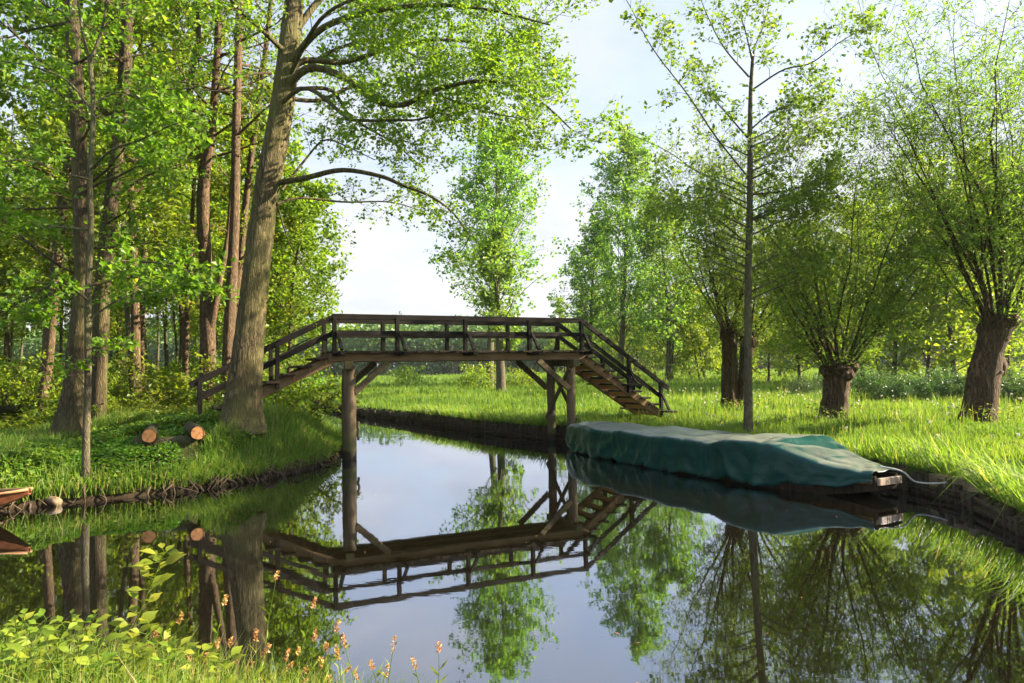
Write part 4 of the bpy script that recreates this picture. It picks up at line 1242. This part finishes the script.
# ------------------------------------------------------------------ grass, herbs
def blades(name, x, y, h, w, rng, mat, lean=.35, sink=.02, label=None, curve=.5, push=None, rv=None):
    N = len(x)
    z = hgt(x, y) - sink
    a = rng.uniform(0, 2 * np.pi, N)
    side = np.column_stack((np.cos(a), np.sin(a), np.zeros(N)))
    b = rng.uniform(0, 2 * np.pi, N)
    ln = np.abs(rng.normal(0, lean, N)) * h
    fw_ = np.column_stack((np.cos(b) * ln, np.sin(b) * ln, np.zeros(N)))
    if push is not None:
        fw_ = fw_ * .5 + np.column_stack((push, np.zeros(N))) * h[:, None]
    p = np.column_stack((x, y, z)); up = np.column_stack((np.zeros(N), np.zeros(N), h)); W = side * (w / 2)[:, None]
    m = p + up * .58 + fw_ * .35
    t = p + up * (1 - curve * .25 * (ln / np.maximum(h, 1e-3)))[:, None] + fw_
    v = np.stack((p - W, p + W, m + W * .75, m - W * .75, t), 1).reshape(-1, 3)
    o = np.arange(N)[:, None] * 5
    me = mesh_data(name, v, o + np.array([[0, 1, 2, 3]]), o + np.array([[3, 2, 4]]), rnd=np.concatenate((rr := (rng.uniform(0, 1, N) if rv is None else rv), rr)), smooth_shade=False)
    return tag(link(name, me, mat), label, kind='stuff')

rgss = np.random.default_rng(201)
# right bank and meadow: thick near, thinner with distance
def sample(n, dmin, dmax, xa, xb, pw=1.0):
    d = dmin * (dmax / dmin) ** (rgss.uniform(0, 1, n) ** pw)
    x = d * rgss.uniform(xa, xb, n) + rgss.normal(0, .6, n)
    return x, d
x, y = sample(520000, 7, 165, -.5, .95)
sd, k = sdist(x, y)
ok = (k == 0) & (sd > .02)
x, y, sd = x[ok], y[ok], sd[ok]
tuft = .5 + .5 * wob(x, y, 1.3, 9) ; big = .5 + .5 * wob(x, y, .32, 4)
h = (.16 + .22 * tuft + .20 * big) * rgss.uniform(.6, 1.3, len(x))
h *= np.where(sd < .5, 1.0, 1.0) * np.interp(y, [7, 20, 60, 165], [.42, .62, 1.0, 1.3]) * np.where(sd < .6, 1.15, 1.0)
w = np.interp(y, [7, 20, 60, 165], [.009, .017, .050, .15])
patch = .5 + .5 * wob(x, y, .55, 7)
rv = np.clip(.62 * patch + .45 * rgss.uniform(0, 1, len(x)) - .12 + .25 * smooth((14 - y) / 8), 0, .9)
rv = np.where(rgss.uniform(0, 1, len(x)) < .02, 1.0, rv)
h *= .75 + .55 * (1 - patch)
h *= .50 + .75 * smooth((wob(x, y, 2.6, 31) + .6 * wob(x, y, 6.1, 2)) / .7)
rv = np.clip(rv - .22 * smooth((y - 20) / 8) * (patch < .55), 0, 1)
blades('meadow_grass', x, y, h, w, rgss, M['grass'], .45, rv=rv)
# taller pale seed stems and leafy weeds in loose patches
xs_ = rgss.uniform(3, 24, 16000); ys_ = rgss.uniform(8, 32, 16000)
sd, k = sdist(xs_, ys_); kp = (k == 0) & (sd > .2) & (wob(xs_, ys_, .8, 13) + .3 * wob(xs_, ys_, 2.7, 3) > .25)
xs_, ys_ = xs_[kp], ys_[kp]
blades('seed_stems', xs_, ys_, rgss.uniform(.25, .62, len(xs_)), np.interp(ys_, [8, 30], [.006, .016]), rgss, M['grass'], .25, rv=np.where(rgss.uniform(0, 1, len(xs_)) < .2, .95, .6))
# fringe hanging over the revetment
pts_r = R_BANK[3:-1]; pts_w = L_BANK[2:10]
fx_, fy_, fpx, fpy = [], [], [], []
for a_, b_ in [(np.array(p_), np.array(q_)) for l_ in (pts_r, pts_w) for p_, q_ in zip(l_[:-1], l_[1:])]:
    L_ = np.linalg.norm(b_ - a_); d_ = (b_ - a_) / L_; n_ = np.array((-d_[1], d_[0]))
    m_ = int(L_ * (190 if a_[1] > 12 else 330))
    t_ = rgss.uniform(0, L_, m_); o_ = rgss.uniform(.02, .40, m_)
    fx_.append(a_[0] + d_[0] * t_ + n_[0] * o_); fy_.append(a_[1] + d_[1] * t_ + n_[1] * o_)
    k_ = np.clip(1 - o_ / .45, 0, 1) * rgss.uniform(.3, 1.2, m_)
    fpx.append(-n_[0] * k_); fpy.append(-n_[1] * k_)
x, y = np.concatenate(fx_), np.concatenate(fy_); push = np.column_stack((np.concatenate(fpx), np.concatenate(fpy)))
z_ok = sdist(x, y)[0] > .015
x, y, push = x[z_ok], y[z_ok], push[z_ok]
hh = rgss.uniform(.16, .46, len(x)) * np.where((x > 3) & (y < 12), 1.6, 1.0)
blades('bank_fringe_grass', x, y, hh, np.interp(y, [8, 30], [.014, .03]), rgss, M['grass'], .7, push=push, curve=2.6)
# left bank: lush long grass around the big tree and landing
n = 150000
x = rgss.uniform(-16, -3.2, n); y = rgss.uniform(9.5, 22, n)
sd, k = sdist(x, y)
lush = smooth((x + 8.2) / 1.6)                     # long grass near the bridge, patchy farther left
keep = (k == 2) & (sd > .0) & (rgss.uniform(0, 1, n) < np.where(sd < 5.0, .25 + .75 * np.maximum(lush, (x < -8.0) * .9), .12))
clear = (x > -8.6) & (x < -5.75) & (y > 11.6) & (y < 15.0)
keep &= ~(clear & (rgss.uniform(0, 1, n) < .93))
x, y, sd, lush, clear = x[keep], y[keep], sd[keep], lush[keep], clear[keep]
h = (.16 + .26 * (.5 + .5 * wob(x, y, 1.6, 3))) * rgss.uniform(.6, 1.35, len(x)) * np.interp(sd, [0, .4, 1.5], [.85, 1.0, 1.15]) * np.where(clear, .4, 1.0)
blades('bank_grass', x, y, h, np.full(len(x), .017), rgss, M['grass'], .5)
# far left bank strip beyond the bridge
x = rgss.uniform(-24, -4, 40000); y = rgss.uniform(17, 60, 40000)
sd, k = sdist(x, y); keep = (k == 2) & (sd > .03) & (sd < 3.5)
x, y = x[keep], y[keep]
blades('canal_edge_grass', x, y, rgss.uniform(.2, .55, len(x)), np.full(len(x), .035), rgss, M['grass'], .5)

def herbs(name, n, xr, yr, cond, hmax, size, mat, label=None, seed=1, aspect=.75):
    rng = np.random.default_rng(seed)
    x = rng.uniform(*xr, n); y = rng.uniform(*yr, n)
    sd, k = sdist(x, y)
    kp = cond(x, y, sd, k)
    x, y = x[kp], y[kp]
    top_ = hmax * (.45 + .55 * (.5 + .5 * wob(x, y, 1.9, seed)))
    z = hgt(x, y) + top_ * rng.uniform(.15, 1, len(x)) ** .6
    me = leaf_mesh(name, np.column_stack((x, y, z)), rng.normal(0, 1, (len(x), 3)) * np.array((1, 1, .3)), np.full(len(x), size), rng, aspect, 1.2, .4)
    return tag(link(name, me, mat), label, kind='stuff')
herbs('bank_nettles', 52000, (-13, -4.4), (10, 15.5), lambda x, y, sd, k: (k == 2) & (sd > .1) & (sd < 3.6) & ~((x > -7.5) & (x < -5.5) & (y > 11.9) & (y < 14.2)) & (wob(x, y, 1.2, 6) > -.55 + .9 * smooth((x + 5.9) / .9)), .27, .08, M['herb'], seed=7)
herbs('log_clearing_herbs', 9000, (-7.7, -5.6), (11.7, 14.4), lambda x, y, sd, k: (k == 2) & (sd > .1) & ((wob(x, y, 3.1, 5) > -.1) | (y < 12.5)), .16, .065, M['herb'], seed=19)
herbs('forest_floor_herbs', 90000, (-40, -6), (15, 45), lambda x, y, sd, k: (k == 2) & (sd > 1.5) & (wob(x, y, .7, 2) > -.45), .5, .13, M['forest_leaf'], seed=9)
herbs('meadow_weeds', 60000, (0, 26), (7.5, 36), lambda x, y, sd, k: (k == 0) & (sd > .15) & (wob(x, y, .9, 21) + .5 * wob(x, y, 2.9, 8) > .55), .24, .06, M['herb'], seed=17)
herbs('willow_foot_herbs', 7000, (4, 13), (14, 23), lambda x, y, sd, k: (k == 0) & ((np.hypot(x - 6.9, y - 21.0) < .8) | (np.hypot(x - 8.0, y - 16.9) < .85) | (np.hypot(x - 10.6, y - 15.4) < .9)), .55, .07, M['grass'], seed=12)

# dandelion clocks scattered in the near meadow: tiny, one mass
rd = np.random.default_rng(301)
x = rd.uniform(3, 16, 500); y = rd.uniform(9, 30, 500)
sd, k = sdist(x, y); kp = (k == 0) & (sd > .3)
x, y = x[kp][:170], y[kp][:170]
z = hgt(x, y) + rd.uniform(.25, .5, len(x))
pp = np.repeat(np.column_stack((x, y, z)), 14, 0); dd = rd.normal(0, 1, pp.shape)
me = leaf_mesh('dandelion_clocks', pp, dd, np.full(len(pp), .034), rd, .8, .0, .2)
tag(link('dandelion_clocks', me, M['dandelion']), 'white dandelion clocks scattered through the meadow grass', kind='stuff')

rz = np.random.default_rng(311)
x = np.concatenate((rz.uniform(-6, 6, 130), 2.0 + rz.normal(0, 2.5, 50))); y = np.concatenate((rz.uniform(4.5, 20, 130), rz.normal(10.5, 3.0, 50)))
sd, k = sdist(x, y); kp = (sd < -.1) & (np.hypot((x - 3.6) * .87 + (y - 14.1) * .49, 0) > 1.1)
x, y = x[kp], y[kp]
a = rz.uniform(0, 6.28, len(x)); L_ = rz.uniform(.006, .020, len(x))
u = np.column_stack((np.cos(a), np.sin(a), 0 * a)) * L_[:, None]; v_ = np.column_stack((-np.sin(a), np.cos(a), 0 * a)) * (L_ * .35)[:, None]
c = np.column_stack((x, y, np.full(len(x), .006)))
me = mesh_data('floating_petals', np.stack((c - u, c + v_, c + u, c - v_), 1).reshape(-1, 3), np.arange(len(x) * 4).reshape(-1, 4), rnd=rz.uniform(0, 1, len(x)))
tag(link('floating_petals', me, M['spike']), 'pale petals and bits of leaf drifting on the water', kind='stuff')

# ------------------------------------------------------------------ near bank plants
def big_leaf(g, p, d, n, L, W, rng, fold=.22, droop=.25):
    """a broad leaf with a midrib fold: 2 x 4 quads"""
    d = nrm(np.asarray(d)[None])[0]; n = np.asarray(n) - d * (np.asarray(n) @ d); n = nrm(n[None])[0]; s = np.cross(n, d)
    prof = [.05, .62, .98, .82, .30, .02]
    b = g.n; k = len(prof)
    vs_ = []
    for i, f in enumerate(prof):
        t = i / (k - 1)
        c = p + d * L * t - n * droop * L * t * t
        for sg in (-1, 0, 1):
            vs_.append(c + s * sg * W * .5 * f + n * abs(sg) * fold * W * .5 * f)
    g.v.append(np.array(vs_)); g.n += 3 * k
    q = []
    for i in range(k - 1):
        for j in range(2):
            a = b + i * 3 + j; q.append((a, a + 1, a + 4, a + 3))
    g.q.append(np.array(q))

def leafy_shoot(name, label, pts, Y, r0, nleaf, L, seed, group=None, t0=.15):
    rng = np.random.default_rng(seed)
    wp = pix(pts, Y)
    base = np.array((wp[0][0], wp[0][1], h1(wp[0][0], wp[0][1])))
    wp = np.vstack((base + np.array((0, 0, -.05)), wp[1:]))
    root = thing(name, label, 'sapling', tuple(float(c) for c in base), group)
    g = Geo(); s = spline(wp, 16); g.tube(s, np.linspace(r0, r0 * .35, 16), 7)
    gl_ = Geo()
    for i in range(nleaf):
        t = t0 + (1 - t0) * (i + .5) / nleaf
        p, tn = along(s, min(t, .999))
        a = i * 2.4 + rng.uniform(-.4, .4)
        o = np.array((math.cos(a), math.sin(a), rng.uniform(.05, .6)))
        st = p + o * .035
        g.tube([p, st], (.0025, .002), 4)
        l = L * rng.uniform(.7, 1.15) * (1.0 if t < .85 else .7)
        big_leaf(gl_, st, o + tn * .25, np.array((rng.normal(.15, .35), rng.normal(-.35, .3), 1.0)), l, l * .6, rng)
    g.wood('stem', M['pale_bark'] if r0 > .006 else M['sprout_leaf'], root, base)
    v = np.concatenate(gl_.v) - base; q = np.concatenate(gl_.q)
    me = mesh_data('leaves', v, q, rnd=np.repeat(rng.uniform(0, 1, nleaf), 10))
    link('leaves', me, M['sprout_leaf'], root)
    return root
leafy_shoot('alder_sapling', 'tallest leafy alder sapling on the near bank, its tip above the dark water', [(104, 690), (122, 655), (140, 612), (158, 568), (164, 551)], 3.95, .006, 36, .115, 401, t0=.12)
rk = np.random.default_rng(402)
clump = [((150, 692), (156, 668), (160, 652), 3.75), ((172, 692), (176, 672), (172, 658), 3.7), ((190, 694), (196, 676), (202, 664), 3.65), ((26, 692), (30, 650), (22, 630), 3.9), ((5, 692), (14, 648), (20, 634), 3.95),
         ((52, 692), (58, 650), (70, 632), 3.95), ((100, 694), (98, 660), (90, 645), 3.6), ((70, 692), (78, 648), (76, 634), 3.9), ((136, 696), (134, 676), (140, 664), 3.5), ((160, 698), (168, 682), (164, 672), 3.5), ((215, 696), (222, 680), (226, 672), 3.6),
         ((20, 690), (18, 660), (14, 640), 3.7), ((40, 692), (38, 655), (44, 632), 3.75), ((60, 692), (58, 660), (62, 640), 3.6), ((78, 692), (84, 655), (92, 628), 3.8), ((0, 690), (2, 665), (-2, 648), 3.6),
         ((95, 692), (108, 668), (112, 650), 3.7), ((130, 692), (140, 665), (146, 640), 3.85), ((30, 695), (26, 675), (30, 662), 3.45), ((68, 695), (72, 675), (76, 664), 3.45), ((12, 700), (8, 685), (6, 672), 3.4),
         ((50, 700), (52, 682), (50, 670), 3.4), ((112, 700), (122, 682), (128, 668), 3.5), ((90, 700), (94, 684), (98, 676), 3.4)]
for i, (a, b, c, Y) in enumerate(clump):
    leafy_shoot('leafy_shoot', 'short leafy shoot in the bright clump at the near bank corner', [(a[0], a[1]), (b[0], b[1] - 8), (c[0] + 3, c[1] - 14)], Y, .0045, 15, .082, 410 + i, 'leafy shoots in the near bank clump', t0=.1)

heads = [(262, 661), (288, 668), (322, 668), (346, 672), (385, 676), (415, 668), (150, 652), (170, 672), (140, 668), (230, 646), (256, 640), (300, 684), (330, 684), (345, 646), (276, 579), (313, 608), (336, 631), (393, 650), (439, 652), (266, 652), (286, 661), (326, 650), (338, 658), (235, 663), (298, 655), (314, 640), (280, 676), (357, 679), (155, 637), (165, 646), (179, 623), (224, 605),
         (52, 677), (216, 650), (205, 664), (248, 670), (372, 668), (190, 660), (305, 672)]
rp_ = np.random.default_rng(501)
for i, (hx, hy) in enumerate(heads):
    Y = 4.0 + rp_.uniform(-.25, .2)
    tipp = P(hx, hy, Y)
    bx_, by_ = tipp[0] + rp_.normal(-.03, .06), Y + rp_.uniform(-.15, .05)
    base = np.array((bx_, by_, h1(bx_, by_)))
    if base[2] < .02: base[2] = .02
    root = thing('sorrel_stalk', 'thin stalk with a reddish flower spike on the near bank', 'wildflower', tuple(float(c) for c in base), 'reddish flower stalks on the near bank')
    midp = (base + tipp) / 2 + np.array((rp_.normal(0, .03), 0, .03))
    s = spline([base + np.array((0, 0, -.04)), midp, tipp], 14)
    g = Geo(); g.tube(s, np.linspace(.0035, .0018, 14), 5)
    gl_ = Geo()
    for j in range(5):
        p, tn = along(s, rp_.uniform(.25, .8)); a = rp_.uniform(0, 6.28)
        big_leaf(gl_, p, np.array((math.cos(a), math.sin(a), 1.3)), np.array((math.sin(a), -math.cos(a), .4)), rp_.uniform(.05, .10), .011, rp_, .1, .35)
    g.wood('stem', M['sprout_leaf'], root, base)
    link('leaves', mesh_data('leaves', np.concatenate(gl_.v) - base, np.concatenate(gl_.q), rnd=np.repeat(rp_.uniform(0, 1, 5), 10)), M['sprout_leaf'], root)
    d = nrm((s[-1] - s[-2])[None])[0]
    hl = rp_.uniform(.03, .078)
    gs = Geo()
    pts_, dirs_ = [], []
    for j in range(46):
        t = rp_.uniform(0, 1); a = rp_.uniform(0, 6.28); rr0 = .0075 * math.sin(math.pi * min(1, t * .85 + .12))
        o = np.array((math.cos(a), math.sin(a), .0))
        pts_.append(tipp - base + d * hl * (t - .15) + o * rr0); dirs_.append(o * .7 + d)
    link('flower_spike', leaf_mesh('flower_spike', np.array(pts_), np.array(dirs_), np.full(46, .015), rp_, .6, .1, .25), M['spike'], root)

n = 26000
x = rgss.uniform(-4.2, .4, n); y = rgss.uniform(2.7, 5.0, n)
sd, k = sdist(x, y)
keep = (k == 1) & (sd > .03) & (sd < 1.4) & (rgss.uniform(0, 1, n) < np.interp(x, [-4, -2.2, -1, .2], [1, .95, .9, .6]))
x, y = x[keep], y[keep]
blades('near_bank_grass', x, y, rgss.uniform(.12, .44, len(x)) * np.interp(x, [-4, -1.5, 0], [1.15, 1.0, .8]), np.full(len(x), .0062), rgss, M['grass'], .6, rv=np.clip(rgss.uniform(.45, 1.03, len(x)), 0, 1))
herbs('near_bank_herbs', 7000, (-4.2, -1.2), (3.0, 4.9), lambda x, y, sd, k: (k == 1) & (sd > .03) & (sd < 1.3) & (np.random.default_rng(1).uniform(0, 1, len(x)) < np.interp(x, [-3, -1.2], [1, .15])), .26, .05, M['sprout_leaf'], seed=15)

# ------------------------------------------------------------------ light evening haze over the meadow
zmin = float(GZ.min()) - 1.0
hz = Geo().box(((gx[0] + gx[-1]) / 2, (gy[0] + gy[-1]) / 2, (30.0 + zmin) / 2), (gx[-1] - gx[0] + 40, gy[-1] - gy[0] + 40, 30.0 - zmin))
hm = bpy.data.materials.new('haze'); hm.use_nodes = True
hn = hm.node_tree
for n_ in list(hn.nodes): hn.nodes.remove(n_)
ho = hn.nodes.new('ShaderNodeOutputMaterial'); hv_ = hn.nodes.new('ShaderNodeVolumePrincipled')
hv_.inputs['Color'].default_value = (.86, .92, 1.0, 1)
hv_.inputs['Density'].default_value = HAZE
hv_.inputs['Anisotropy'].default_value = .3
hn.links.new(hv_.outputs[0], ho.inputs['Volume'])
tag(hz.wood('haze', hm, None, smooth_shade=False), 'thin evening haze over the meadow', kind='stuff')
bpy.context.view_layer.update()
